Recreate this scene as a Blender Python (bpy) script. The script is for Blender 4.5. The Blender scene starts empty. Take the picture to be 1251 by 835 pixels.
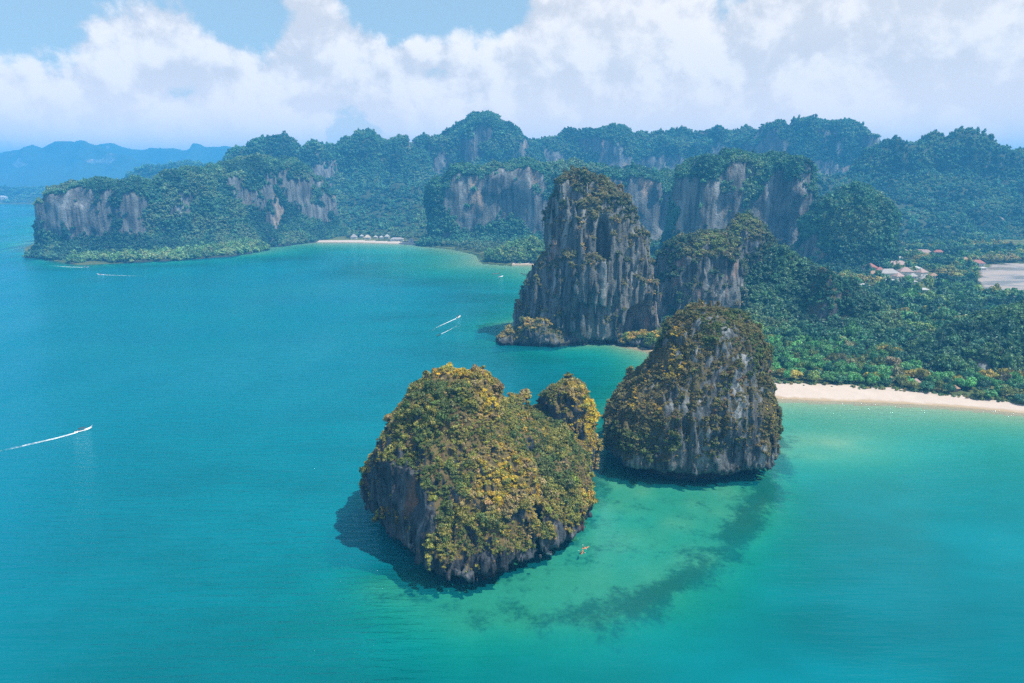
import bpy, math, random
import numpy as np
from mathutils import Vector

# ------------------------------------------------------------------ camera, sky, sun, exposure
scene = bpy.context.scene
CAM_H = 140.0
PITCH = math.radians(13.84)
F_PX = 834.0
cam_data = bpy.data.cameras.new("camera")
cam_data.sensor_width = 36.0
cam_data.lens = 24.0
cam_data.clip_start = 1.0
cam_data.clip_end = 60000.0
cam = bpy.data.objects.new("camera", cam_data)
cam.location = (0, 0, CAM_H)
cam.rotation_euler = (math.pi / 2 - PITCH, 0, 0)
scene.collection.objects.link(cam)
scene.camera = cam

SUN_EL = math.radians(61)
SUN_AZ = math.radians(109)            # clockwise from the view direction (+Y): sun stands to the right
sun_vec = Vector((math.sin(SUN_AZ) * math.cos(SUN_EL), math.cos(SUN_AZ) * math.cos(SUN_EL), math.sin(SUN_EL)))
sd = bpy.data.lights.new("sun", 'SUN')
sd.energy = 5.0
sd.angle = math.radians(0.5)
sd.color = (1.0, 0.95, 0.87)
sun = bpy.data.objects.new("sun", sd)
sun.rotation_euler = (-sun_vec).to_track_quat('-Z', 'Y').to_euler()
scene.collection.objects.link(sun)

world = bpy.data.worlds.new("World")
scene.world = world
world.use_nodes = True
wn = world.node_tree
wn.nodes.clear()


class NT:
    """small helper to write node graphs"""
    def __init__(s, tree):
        s.t = tree

    def n(s, kind, **kw):
        nd = s.t.nodes.new(kind)
        for k, v in kw.items():
            setattr(nd, k, v)
        return nd

    def put(s, sock, v):
        if v is None:
            return
        if hasattr(v, 'is_output'):
            s.t.links.new(v, sock)
        else:
            sock.default_value = v

    def math(s, op, a, b=None, c=None, clamp=False):
        nd = s.n('ShaderNodeMath', operation=op, use_clamp=clamp)
        s.put(nd.inputs[0], a)
        s.put(nd.inputs[1], b)
        s.put(nd.inputs[2], c)
        return nd.outputs[0]

    def vmath(s, op, a, b=None):
        nd = s.n('ShaderNodeVectorMath', operation=op)
        s.put(nd.inputs[0], a)
        s.put(nd.inputs[1], b)
        return nd.outputs[1] if op in ('DOT_PRODUCT', 'LENGTH', 'DISTANCE') else nd.outputs[0]

    def noise(s, vec, scale=1.0, detail=4.0, rough=0.55, lac=2.0, dist=0.0):
        nd = s.n('ShaderNodeTexNoise')
        s.put(nd.inputs['Vector'], vec)
        nd.inputs['Scale'].default_value = scale
        nd.inputs['Detail'].default_value = detail
        nd.inputs['Roughness'].default_value = rough
        nd.inputs['Lacunarity'].default_value = lac
        nd.inputs['Distortion'].default_value = dist
        return nd.outputs['Fac']

    def smooth(s, v, a, b, lo=0.0, hi=1.0):
        nd = s.n('ShaderNodeMapRange', interpolation_type='SMOOTHSTEP')
        s.put(nd.inputs['Value'], v)
        nd.inputs['From Min'].default_value = a
        nd.inputs['From Max'].default_value = b
        nd.inputs['To Min'].default_value = lo
        nd.inputs['To Max'].default_value = hi
        return nd.outputs['Result']

    def mix(s, f, a, b, blend='MIX'):
        nd = s.n('ShaderNodeMix', data_type='RGBA', blend_type=blend)
        s.put(nd.inputs[0], f)
        for sock, v in ((nd.inputs[6], a), (nd.inputs[7], b)):
            if isinstance(v, tuple) and len(v) == 3:
                v = v + (1.0,)
            s.put(sock, v)
        return nd.outputs[2]

    def mapping(s, vec, scale=(1, 1, 1), rot=(0, 0, 0), loc=(0, 0, 0)):
        nd = s.n('ShaderNodeMapping')
        s.put(nd.inputs['Vector'], vec)
        nd.inputs['Scale'].default_value = scale
        nd.inputs['Rotation'].default_value = rot
        nd.inputs['Location'].default_value = loc
        return nd.outputs[0]

    def link(s, a, b):
        s.t.links.new(a, b)


# --- sky: Nishita plus a procedural cumulus field wrapped round the whole dome
g = NT(wn)
sky = g.n('ShaderNodeTexSky', sky_type='NISHITA')
sky.sun_disc = False
sky.sun_elevation = SUN_EL
sky.sun_rotation = SUN_AZ
sky.altitude = 0
sky.air_density = 1.0
sky.dust_density = 1.6
sky.ozone_density = 1.5
tc = g.n('ShaderNodeTexCoord')
dvec = g.vmath('NORMALIZE', tc.outputs['Generated'])
sep = g.n('ShaderNodeSeparateXYZ')
g.link(dvec, sep.inputs[0])
az = g.math('ARCTAN2', sep.outputs[0], sep.outputs[1])
el = g.math('ARCSINE', sep.outputs[2])
# cloud coordinates: direction stretched so that low clouds stay flat-based, seamless in azimuth
cx = g.math('MULTIPLY', sep.outputs[2], 1.12)
cvec = g.n('ShaderNodeCombineXYZ')
g.link(sep.outputs[0], cvec.inputs[0]); g.link(sep.outputs[1], cvec.inputs[1]); g.link(cx, cvec.inputs[2])
cv = cvec.outputs[0]


def cloud_density(vec, det):
    big = g.noise(vec, 4.6, 2.0, 0.5)
    mid = g.noise(vec, 10.0, det, 0.56, 2.1, 0.15)
    return g.math('ADD', g.math('MULTIPLY', big, 0.55), g.math('MULTIPLY', mid, 0.60))


cvo = g.vmath('ADD', cv, (3.37, 1.9, 0.62))
den = cloud_density(cvo, 9.0)
den_s = cloud_density(cvo, 5.0)
den_up = cloud_density(g.vmath('ADD', cvo, (0.016, 0.0, 0.022)), 5.0)   # towards the sun: lit billows against their shaded sides


def gap(a_deg, e_deg, wa, we, amt):
    da = g.math('DIVIDE', g.math('SUBTRACT', az, math.radians(a_deg)), math.radians(wa))
    de = g.math('DIVIDE', g.math('SUBTRACT', el, math.radians(e_deg)), math.radians(we))
    r2 = g.math('ADD', g.math('MULTIPLY', da, da), g.math('MULTIPLY', de, de))
    return g.math('MULTIPLY', g.math('EXPONENT', g.math('MULTIPLY', r2, -1.0)), amt)


low = g.smooth(el, 0.0, 0.22, 0.16, 0.02)                           # veil thickens towards the horizon
high = g.smooth(el, 0.25, 0.9, 0.0, -0.14)
bias = g.math('ADD', low, high)
for a in ((-32.5, 11.8, 3.2, 1.6, -0.22), (-20.5, 11.4, 3.0, 2.6, -0.24), (-9.0, 12.6, 4.6, 1.7, -0.24),
          (-27.0, 9.5, 4.5, 3.0, 0.12), (-13.5, 8.5, 5.5, 3.0, 0.14), (6.0, 9.5, 9, 4.0, 0.16), (27.0, 9.0, 12, 5.0, 0.18)):
    bias = g.math('ADD', bias, gap(*a))
den_b = g.math('ADD', den, bias)
cov = g.smooth(den_b, 0.545, 0.635)
lit = g.smooth(g.math('SUBTRACT', den_s, den_up), -0.05, 0.065)
thick = g.smooth(den_b, 0.60, 0.84)
c_shade = g.mix(lit, (0.74, 0.745, 0.78), (1.08, 1.03, 1.00))
c_cloud = g.mix(g.math('MULTIPLY', thick, 0.30), c_shade, (0.90, 0.885, 0.90))
# veil of low haze-cloud near the horizon
veil = g.smooth(el, 0.015, 0.15, 0.85, 0.0)
c_cloud = g.mix(veil, c_cloud, (1.38, 1.14, 1.02))
cov = g.math('MAXIMUM', cov, g.math('MULTIPLY', veil, 0.95))
bg_sky = g.n('ShaderNodeBackground'); g.link(g.mix(0.35, sky.outputs[0], (5.2, 7.6, 8.8)), bg_sky.inputs[0]); bg_sky.inputs[1].default_value = 0.095
bg_cl = g.n('ShaderNodeBackground'); g.link(c_cloud, bg_cl.inputs[0]); bg_cl.inputs[1].default_value = 0.76
mixw = g.n('ShaderNodeMixShader')
g.link(cov, mixw.inputs[0]); g.link(bg_sky.outputs[0], mixw.inputs[1]); g.link(bg_cl.outputs[0], mixw.inputs[2])
wout = g.n('ShaderNodeOutputWorld'); g.link(mixw.outputs[0], wout.inputs[0])

scene.view_settings.view_transform = 'Standard'
scene.view_settings.look = 'None'
scene.view_settings.gamma = 1.0
scene.view_settings.exposure = 0.45
scene.render.engine = 'CYCLES'
cy = scene.cycles
cy.max_bounces = 6
cy.diffuse_bounces = 2
cy.glossy_bounces = 2
cy.transmission_bounces = 2
cy.volume_bounces = 1
cy.transparent_max_bounces = 12
cy.use_denoising = False
cy.sample_clamp_indirect = 4.0
cy.caustics_reflective = False
cy.caustics_refractive = False

# ------------------------------------------------------------------ small library
random.seed(5)
rng = np.random.default_rng(11)
CP, SP = math.cos(PITCH), math.sin(PITCH)
COL = scene.collection


def P(px, py, D):
    """world point seen at photo pixel (px, py) at ground distance D ahead of the camera"""
    dx, dy = (px - 625.5) / F_PX, (417.5 - py) / F_PX
    t = D / (CP + dy * SP)
    return np.array([dx * t, D, CAM_H + t * (-SP + dy * CP)])


def G(px, py, z=0.0):
    dx, dy = (px - 625.5) / F_PX, (417.5 - py) / F_PX
    t = (CAM_H - z) / (SP - dy * CP)
    return np.array([dx * t, t * (CP + dy * SP), z])


TAB = (rng.random(64 * 64 * 64) * 2 - 1).astype(np.float32)
f32 = np.float32


def vnoise(x, y, z):
    x = np.asarray(x, f32); y = np.asarray(y, f32); z = np.asarray(z, f32)
    xi = np.floor(x); yi = np.floor(y); zi = np.floor(z)
    fx = x - xi; fy = y - yi; fz = z - zi
    fx = fx * fx * fx * (fx * (fx * 6 - 15) + 10); fy = fy * fy * fy * (fy * (fy * 6 - 15) + 10); fz = fz * fz * fz * (fz * (fz * 6 - 15) + 10)
    x0 = (xi.astype(np.int32) & 63) * 4096; x1 = ((xi.astype(np.int32) + 1) & 63) * 4096
    y0 = (yi.astype(np.int32) & 63) * 64; y1 = ((yi.astype(np.int32) + 1) & 63) * 64
    z0 = zi.astype(np.int32) & 63; z1 = (zi.astype(np.int32) + 1) & 63
    a = TAB[x0 + y0 + z0]; a = a + (TAB[x1 + y0 + z0] - a) * fx
    b = TAB[x0 + y1 + z0]; b = b + (TAB[x1 + y1 + z0] - b) * fx
    c = TAB[x0 + y0 + z1]; c = c + (TAB[x1 + y0 + z1] - c) * fx
    d = TAB[x0 + y1 + z1]; d = d + (TAB[x1 + y1 + z1] - d) * fx
    a = a + (b - a) * fy
    c = c + (d - c) * fy
    return a + (c - a) * fz


def fbm(x, y, z, octaves=4, gain=0.5, seed=0.0):
    s = 0.0; amp = 1.0; tot = 0.0
    x = np.asarray(x, f32) + f32(seed * 7.13); y = np.asarray(y, f32) + f32(seed * 3.71); z = np.asarray(z, f32) + f32(seed * 5.37)
    for _ in range(octaves):
        s = s + amp * vnoise(x, y, z)
        tot += amp
        amp *= gain
        x, y, z = (0.8 * x - 0.6 * y) * f32(2.03) + f32(11.3), (0.6 * x + 0.8 * y) * f32(2.03) + f32(5.1), z * f32(2.03) + f32(3.7)
    return s / tot


JX = rng.random(64 * 64).astype(np.float32); JY = rng.random(64 * 64).astype(np.float32); JV = rng.random(64 * 64).astype(np.float32)


def worley(x, y):
    """distance to the nearest jittered point and that point's random value"""
    xi = np.floor(x).astype(np.int32); yi = np.floor(y).astype(np.int32)
    best = np.full(x.shape, 9.0, f32); val = np.zeros(x.shape, f32)
    for a in (-1, 0, 1):
        for b in (-1, 0, 1):
            k = ((xi + a) & 63) * 64 + ((yi + b) & 63)
            d = (xi + a + JX[k] - x) ** 2 + (yi + b + JY[k] - y) ** 2
            m = d < best
            best = np.where(m, d, best); val = np.where(m, JV[k], val)
    return np.sqrt(best), val


def sstep(x, a, b):
    t = np.clip((x - a) / (b - a), 0, 1)
    return t * t * (3 - 2 * t)


def link(o, parent=None):
    COL.objects.link(o)
    if parent is not None:
        o.parent = parent
    return o


def tag(o, label=None, cat=None, group=None, kind=None):
    if label: o["label"] = label
    if cat: o["category"] = cat
    if group: o["group"] = group
    if kind: o["kind"] = kind
    return o


def empty(name, loc=(0, 0, 0), rz=0.0, parent=None):
    o = bpy.data.objects.new(name, None)
    o.location = loc
    o.rotation_euler = (0, 0, rz)
    o.empty_display_size = 0.5
    return link(o, parent)


def np_mesh(name, verts, faces, smooth=True, mat=None):
    """verts (N,3), faces (M,k) of one size"""
    me = bpy.data.meshes.new(name)
    verts = np.ascontiguousarray(verts, f32); faces = np.ascontiguousarray(faces, np.int32)
    k = faces.shape[1]
    me.vertices.add(len(verts)); me.vertices.foreach_set('co', verts.ravel())
    me.loops.add(faces.size); me.loops.foreach_set('vertex_index', faces.ravel())
    me.polygons.add(len(faces))
    me.polygons.foreach_set('loop_start', np.arange(len(faces), dtype=np.int32) * k)
    me.update(calc_edges=True)
    me.polygons.foreach_set('use_smooth', np.full(len(faces), smooth))
    if mat is not None:
        me.materials.append(mat)
    return me


def attr(me, name, vals, typ='FLOAT', dom='POINT'):
    a = me.attributes.new(name, typ, dom)
    key = {'FLOAT': 'value', 'INT': 'value', 'FLOAT_VECTOR': 'vector', 'FLOAT_COLOR': 'color'}[typ]
    a.data.foreach_set(key, np.ascontiguousarray(vals).ravel())


def surface_nets(f, origin, h):
    ins = f < 0
    c = np.zeros(tuple(n - 1 for n in f.shape), np.uint8)
    corners = [(a, b, d) for a in (0, 1) for b in (0, 1) for d in (0, 1)]
    nx, ny, nz = c.shape
    for a, b, d in corners:
        c += ins[a:a + nx, b:b + ny, d:d + nz]
    act = (c > 0) & (c < 8)
    ijk = np.argwhere(act)
    vid = np.full(c.shape, -1, np.int32)
    vid[act] = np.arange(len(ijk), dtype=np.int32)
    i, j, k = ijk.T
    pos = np.zeros((len(ijk), 3), f32); cnt = np.zeros(len(ijk), f32)
    vals = {cr: f[i + cr[0], j + cr[1], k + cr[2]] for cr in corners}
    for p in corners:
        for ax in range(3):
            if p[ax] == 0:
                q = list(p); q[ax] = 1; q = tuple(q)
                fa, fb = vals[p], vals[q]
                m = (fa < 0) != (fb < 0)
                t = np.where(m, fa / np.where(m, fa - fb, 1), 0)
                add = np.tile(np.array(p, f32), (len(ijk), 1)); add[:, ax] += t
                pos += add * m[:, None]; cnt += m
    v = np.array(origin, f32) + h * (ijk + pos / cnt[:, None])
    quads = []
    for ax in range(3):
        b, d = (ax + 1) % 3, (ax + 2) % 3
        s0 = [slice(None)] * 3; s1 = [slice(None)] * 3
        s0[ax] = slice(0, -1); s1[ax] = slice(1, None)
        for o in (b, d):
            s0[o] = slice(1, -1); s1[o] = slice(1, -1)
        A, B = ins[tuple(s0)], ins[tuple(s1)]
        for flip, m in ((False, A & ~B), (True, B & ~A)):
            e = np.argwhere(m)
            if not len(e):
                continue
            cells = []
            for ob, od in ((0, 0), (1, 0), (1, 1), (0, 1)):
                cc = e.copy(); cc[:, b] += ob; cc[:, d] += od
                cells.append(vid[cc[:, 0], cc[:, 1], cc[:, 2]])
            q = np.stack(cells, 1)
            quads.append(q[:, ::-1] if flip else q)
    return v, np.concatenate(quads)


def vert_normals(v, q):
    a, b, c, d = (v[q[:, i]] for i in range(4))
    n = np.cross(c - a, d - b)
    vn = np.zeros_like(v)
    for i in range(4):
        np.add.at(vn, q[:, i], n)
    return vn / (np.linalg.norm(vn, axis=1, keepdims=True) + 1e-9)


# ------------------------------------------------------------------ materials
def new_mat(name):
    m = bpy.data.materials.new(name)
    m.use_nodes = True
    m.node_tree.nodes.clear()
    t = NT(m.node_tree)
    out = t.n('ShaderNodeOutputMaterial')
    return m, t, out


def simple_mat(name, col, rough=0.6, metal=0.0, var=0.12, scale=1.2):
    m, t, out = new_mat(name)
    b = t.n('ShaderNodeBsdfPrincipled')
    tcn = t.n('ShaderNodeTexCoord')
    nz = t.noise(tcn.outputs['Object'], scale, 4)
    dark = tuple(c * (1 - var * 2) for c in col)
    t.link(t.mix(nz, dark, tuple(min(1, c * (1 + var)) for c in col)), b.inputs['Base Color'])
    b.inputs['Roughness'].default_value = rough
    b.inputs['Metallic'].default_value = metal
    t.link(b.outputs[0], out.inputs[0])
    return m


def foliage_mat(name, source):
    """source: 'INSTANCER' = per-instance attribute, 'OBJECT' = object colour"""
    m, t, out = new_mat(name)
    if source == 'INSTANCER':
        a = t.n('ShaderNodeAttribute', attribute_type='INSTANCER', attribute_name='col')
        base = a.outputs['Color']
        oi = t.n('ShaderNodeObjectInfo')
    else:
        oi = t.n('ShaderNodeObjectInfo')
        base = oi.outputs['Color']
    geo = t.n('ShaderNodeNewGeometry')
    nz = t.noise(geo.outputs['Position'], 0.55, 3)
    v = t.math('MULTIPLY_ADD', geo.outputs['Random Per Island'], 0.55, 0.62)
    v = t.math('MULTIPLY', v, t.math('MULTIPLY_ADD', nz, 0.6, 0.7))
    vv = t.n('ShaderNodeCombineXYZ')
    for i in range(3):
        t.link(v, vv.inputs[i])
    col = t.vmath('MULTIPLY', base, vv.outputs[0])
    d = t.n('ShaderNodeBsdfDiffuse'); t.link(col, d.inputs[0])
    tr = t.n('ShaderNodeBsdfTranslucent'); t.link(t.mix(0.35, col, (0.12, 0.13, 0.01)), tr.inputs[0])
    gl = t.n('ShaderNodeBsdfGlossy'); gl.inputs['Roughness'].default_value = 0.45; gl.inputs[0].default_value = (0.8, 0.85, 0.9, 1)
    mx = t.n('ShaderNodeMixShader'); mx.inputs[0].default_value = 0.18
    t.link(d.outputs[0], mx.inputs[1]); t.link(tr.outputs[0], mx.inputs[2])
    mx2 = t.n('ShaderNodeMixShader'); mx2.inputs[0].default_value = 0.03
    t.link(mx.outputs[0], mx2.inputs[1]); t.link(gl.outputs[0], mx2.inputs[2])
    t.link(mx2.outputs[0], out.inputs[0])
    return m


def rock_mat(name, s=1.0, stain=0.35, soil=(0.075, 0.075, 0.028), rust=(0.42, 0.20, 0.11), pale=0.5, tidal=True, grey=(0.17, 0.185, 0.195)):
    """grey limestone: vertical streaks, pale calcite, rust stains, dark tide band that also paints in undercut shade, soil where 'veg' is high. s = feature size"""
    m, t, out = new_mat(name)
    geo = t.n('ShaderNodeNewGeometry')
    pos = geo.outputs['Position']
    streak = t.noise(t.mapping(pos, (0.42 / s, 0.42 / s, 0.045 / s)), 1.0, 6, 0.62)
    streak2 = t.noise(t.mapping(pos, (0.16 / s, 0.16 / s, 0.022 / s), loc=(40, 7, 3)), 1.0, 5, 0.6)
    blotch = t.noise(pos, 0.10 / s, 6, 0.65)
    fine = t.noise(pos, 1.1 / s, 5, 0.65)
    dark = tuple(c * 0.22 for c in grey)
    col = t.mix(t.smooth(streak, 0.36, 0.60), dark, grey)
    col = t.mix(t.math('MULTIPLY', t.smooth(streak2, 0.52, 0.70), pale), col, (0.44, 0.45, 0.44))
    rmask = t.math('MULTIPLY', t.smooth(t.noise(t.mapping(pos, (0.09 / s, 0.09 / s, 0.035 / s), loc=(11, 3, 9)), 1.0, 5, 0.62), 0.56, 0.70), stain)
    col = t.mix(rmask, col, rust)
    col = t.mix(t.smooth(blotch, 0.45, 0.7, 0.0, 0.55), col, tuple(c * 0.45 for c in grey))
    col = t.mix(t.math('MULTIPLY', fine, 0.5), col, tuple(c * 0.5 for c in grey), 'MULTIPLY')
    if tidal:
        sp = t.n('ShaderNodeSeparateXYZ'); t.link(pos, sp.inputs[0])
        zz = t.math('ADD', sp.outputs[2], t.math('MULTIPLY', streak, -3.0))
        col = t.mix(t.smooth(zz, 0.6, 3.0, 0.93, 0.0), col, (0.022, 0.024, 0.022))  # algae stain, widened so its near-black also paints in the undercut's shade
    va = t.n('ShaderNodeAttribute', attribute_name='veg')
    vm = t.smooth(t.math('ADD', va.outputs['Fac'], t.math('MULTIPLY_ADD', fine, 0.5, -0.25)), 0.35, 0.65)
    col = t.mix(vm, col, t.mix(blotch, tuple(c * 0.45 for c in soil), tuple(c * 1.5 for c in soil)))
    b = t.n('ShaderNodeBsdfPrincipled')
    t.link(col, b.inputs['Base Color'])
    b.inputs['Roughness'].default_value = 0.85
    b.inputs['Specular IOR Level'].default_value = 0.25
    bump = t.n('ShaderNodeBump')
    bump.inputs['Strength'].default_value = 0.9
    bump.inputs['Distance'].default_value = 1.2 * s
    hgt = t.math('ADD', t.math('MULTIPLY', streak, 1.0), t.math('MULTIPLY', fine, 0.55))
    t.link(hgt, bump.inputs['Height'])
    t.link(bump.outputs[0], b.inputs['Normal'])
    t.link(b.outputs[0], out.inputs[0])
    return m


FOL_I = foliage_mat("foliage", 'INSTANCER')
FOL_O = foliage_mat("tree_foliage", 'OBJECT')
BARK = simple_mat("bark", (0.12, 0.095, 0.07), 0.9)
ROCK1 = rock_mat("limestone_front", 1.0, 0.5, (0.13, 0.10, 0.04), (0.40, 0.17, 0.08), 0.55, grey=(0.085, 0.10, 0.115))
ROCK2 = rock_mat("limestone_round", 1.0, 0.22, (0.10, 0.085, 0.04), (0.32, 0.20, 0.11), 1.0, grey=(0.19, 0.21, 0.21))
ROCK3 = rock_mat("limestone_tower", 1.8, 0.6, (0.09, 0.085, 0.04), (0.50, 0.30, 0.22), 1.0, grey=(0.20, 0.215, 0.21))
ROCK4 = rock_mat("limestone_far", 3.5, 0.85, (0.045, 0.065, 0.03), (0.58, 0.41, 0.28), 0.85, grey=(0.21, 0.215, 0.20))

# ------------------------------------------------------------------ foliage sources and scattering
ICO_T = (1 + 5 ** 0.5) / 2
ICO_V = np.array([(-1, ICO_T, 0), (1, ICO_T, 0), (-1, -ICO_T, 0), (1, -ICO_T, 0), (0, -1, ICO_T), (0, 1, ICO_T), (0, -1, -ICO_T), (0, 1, -ICO_T), (ICO_T, 0, -1), (ICO_T, 0, 1), (-ICO_T, 0, -1), (-ICO_T, 0, 1)], float)
ICO_V /= np.linalg.norm(ICO_V[0])
ICO_F = np.array([(0, 11, 5), (0, 5, 1), (0, 1, 7), (0, 7, 10), (0, 10, 11), (1, 5, 9), (5, 11, 4), (11, 10, 2), (10, 7, 6), (7, 1, 8), (3, 9, 4), (3, 4, 2), (3, 2, 6), (3, 6, 8), (3, 8, 9), (4, 9, 5), (2, 4, 11), (6, 2, 10), (8, 6, 7), (9, 8, 1)])


def leaf_cloud(name, n, leaf, lumps, seed, flat=0.8, mat=None, spread=0.55, lump_r=(0.32, 0.5), jitter=0.75, core=0.78):
    """unit-radius foliage mass: leaf faces spread over several lumps, each with a low dark core"""
    r = np.random.default_rng(seed)
    cen = r.normal(size=(lumps, 3)); cen /= np.linalg.norm(cen, axis=1, keepdims=True)
    cen *= spread * r.random((lumps, 1)) ** 0.4
    cen[:, 2] = np.abs(cen[:, 2]) * flat + 0.1
    rad = r.uniform(*lump_r, lumps)
    if lumps == 1:
        cen[:] = (0, 0, 0.25); rad[:] = 0.8
    w = rad ** 2 / (rad ** 2).sum()
    which = r.choice(lumps, n, p=w)
    d = r.normal(size=(n, 3)); d[:, 2] = d[:, 2] * 0.9 + 0.25; d /= np.linalg.norm(d, axis=1, keepdims=True)
    p = cen[which] + d * (rad[which] * r.uniform(0.78, 1.10, n))[:, None] * np.array([1, 1, flat])
    nrm = d + r.normal(size=(n, 3)) * jitter * 0.6; nrm[:, 2] += 0.15
    nrm /= np.linalg.norm(nrm, axis=1, keepdims=True)
    tng = np.cross(nrm, r.normal(size=(n, 3))); tng /= np.linalg.norm(tng, axis=1, keepdims=True)
    bt = np.cross(nrm, tng)
    sz = (leaf * r.uniform(0.55, 1.35, n))[:, None]
    el_ = r.uniform(0.55, 1.0, (n, 1))
    # pointed leaf-spray triangles pairs (kite)
    q = np.stack([p - tng * sz, p - bt * sz * el_ * 0.7 + tng * sz * 0.1, p + tng * sz, p + bt * sz * el_ * 0.7 + nrm * sz * 0.25], 1).reshape(-1, 3)
    idx = np.arange(4 * n).reshape(-1, 4)
    tris = np.concatenate([idx[:, [0, 1, 2]], idx[:, [0, 2, 3]]])
    vs = [q]; fs = [tris]; o = len(q)
    if core:
        for c_, r_ in zip(cen, rad):
            vs.append(c_ + ICO_V * r_ * core * np.array([1, 1, flat]) * r.uniform(0.85, 1.1, (12, 1)))
            fs.append(ICO_F + o); o += 12
    return np_mesh(name, np.concatenate(vs), np.concatenate(fs), False, mat)


SRC = {}


def sources(key, meshes):
    SRC[key] = []
    for i, me in enumerate(meshes):
        SRC[key].append(bpy.data.objects.new("source_" + me.name, me))


sources('shrub', [leaf_cloud("shrub_leaves", 200, 0.155, 5 + i % 3, 100 + i, 0.8, FOL_I, 0.72, (0.2, 0.48), 1.0, 0.66) for i in range(5)])
sources('tuft', [leaf_cloud("tuft_leaves", 60, 0.26, 2, 120 + i, 0.7, FOL_I, 0.4, (0.4, 0.6), 1.0, 0.6) for i in range(3)])
sources('mid', [leaf_cloud("forest_leaves", 300, 0.14, 8 + i % 4, 140 + i, 0.85, FOL_I, 0.8, (0.18, 0.44), 0.9, 0.72) for i in range(6)])
sources('far', [leaf_cloud("hill_leaves", 110, 0.20, 5 + i % 3, 160 + i, 0.9, FOL_I, 0.72, (0.24, 0.5), 0.9, 0.72) for i in range(5)])


def scatter(name, key, pts, scl, col, parent=None, tilt=0.15, seed=1, stretch=None):
    """points become geometry-node instances of real leaf meshes"""
    r = np.random.default_rng(seed)
    n = len(pts)
    me = bpy.data.meshes.new(name)
    me.vertices.add(n); me.vertices.foreach_set('co', np.ascontiguousarray(pts, f32).ravel())
    rot = np.stack([r.normal(size=n) * tilt, r.normal(size=n) * tilt, r.uniform(0, 6.283, n)], 1)
    sc = np.asarray(scl)[:, None] * np.stack([r.uniform(0.85, 1.2, n), r.uniform(0.85, 1.2, n), np.clip(r.lognormal(0.0, 0.28, n), 0.6, 1.9)], 1)
    if stretch is not None:
        sc[:, 2] *= stretch
    attr(me, 'rot', rot.astype(f32), 'FLOAT_VECTOR'); attr(me, 'scl', sc.astype(f32), 'FLOAT_VECTOR')
    attr(me, 'col', np.asarray(col, f32), 'FLOAT_VECTOR')
    srcs = SRC[key]
    attr(me, 'pick', r.integers(0, len(srcs), n).astype(np.int32), 'INT')
    me.materials.append(FOL_I)
    o = bpy.data.objects.new(name, me)
    link(o, parent)
    o["kind"] = "stuff"
    gname = "scatter_" + key
    ng = bpy.data.node_groups.get(gname)
    if ng is None:
        ng = bpy.data.node_groups.new(gname, 'GeometryNodeTree')
        ng.interface.new_socket("Geometry", in_out='INPUT', socket_type='NodeSocketGeometry')
        ng.interface.new_socket("Geometry", in_out='OUTPUT', socket_type='NodeSocketGeometry')
        t = NT(ng)
        gi, go = t.n('NodeGroupInput'), t.n('NodeGroupOutput')
        iop = t.n('GeometryNodeInstanceOnPoints')
        gti = t.n('GeometryNodeGeometryToInstance')
        for s_ in reversed(srcs):
            oi = t.n('GeometryNodeObjectInfo'); oi.inputs['Object'].default_value = s_
            t.link(oi.outputs['Geometry'], gti.inputs[0])
        t.link(gi.outputs[0], iop.inputs['Points'])
        t.link(gti.outputs[0], iop.inputs['Instance'])
        iop.inputs['Pick Instance'].default_value = True

        def named(nm, typ):
            nd = t.n('GeometryNodeInputNamedAttribute', data_type=typ)
            nd.inputs['Name'].default_value = nm
            return [s for s in nd.outputs if s.enabled and s.name == 'Attribute'][0]
        t.link(named('pick', 'INT'), iop.inputs['Instance Index'])
        t.link(named('rot', 'FLOAT_VECTOR'), iop.inputs['Rotation'])
        t.link(named('scl', 'FLOAT_VECTOR'), iop.inputs['Scale'])
        t.link(iop.outputs[0], go.inputs[0])
    md = o.modifiers.new("scatter", 'NODES')
    md.node_group = ng
    return o


def palette(n, cols, weights, patch, seed=3):
    """mix of colours: patch in 0..1 chooses position along the palette, with scatter"""
    r = np.random.default_rng(seed)
    cols = np.array(cols, f32)
    w = np.cumsum(np.array(weights, float)); w /= w[-1]
    u = np.clip(patch + r.normal(size=n) * 0.065, 0, 0.9999)
    k = np.searchsorted(w, u)
    c = cols[np.clip(k, 0, len(cols) - 1)]
    c = c * r.uniform(1.8, 3.2, (n, 1)).astype(f32)
    return c * (1 + r.normal(size=(n, 3)).astype(f32) * 0.06)


def rank01(x):
    o = np.empty(len(x)); o[np.argsort(x)] = np.arange(len(x)) / max(1, len(x) - 1)
    return o


def sample_faces(v, q, weight, n, seed):
    r = np.random.default_rng(seed)
    a, b, c, d = (v[q[:, i]] for i in range(4))
    area = np.linalg.norm(np.cross(c - a, d - b), axis=1) * 0.5
    w = area * weight
    w = w / w.sum()
    k = np.searchsorted(np.cumsum(w), r.random(n))
    k = np.clip(k, 0, len(q) - 1)
    s, t = r.random((n, 1)), r.random((n, 1))
    p = (a[k] * (1 - s) + b[k] * s) * (1 - t) + (d[k] * (1 - s) + c[k] * s) * t
    nn = np.cross(c[k] - a[k], d[k] - b[k]); nn /= np.linalg.norm(nn, axis=1, keepdims=True) + 1e-9
    return p.astype(f32), nn.astype(f32), k

# ------------------------------------------------------------------ shoreline, seabed, beach, plain, sea
def g2(px, py):
    p = G(px, py)
    return (p[0], p[1])


SHORE = []      # (x, y, underwater slope of the segment that starts here)


def sh(pt, slope):
    SHORE.append((pt[0], pt[1], slope))


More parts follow.
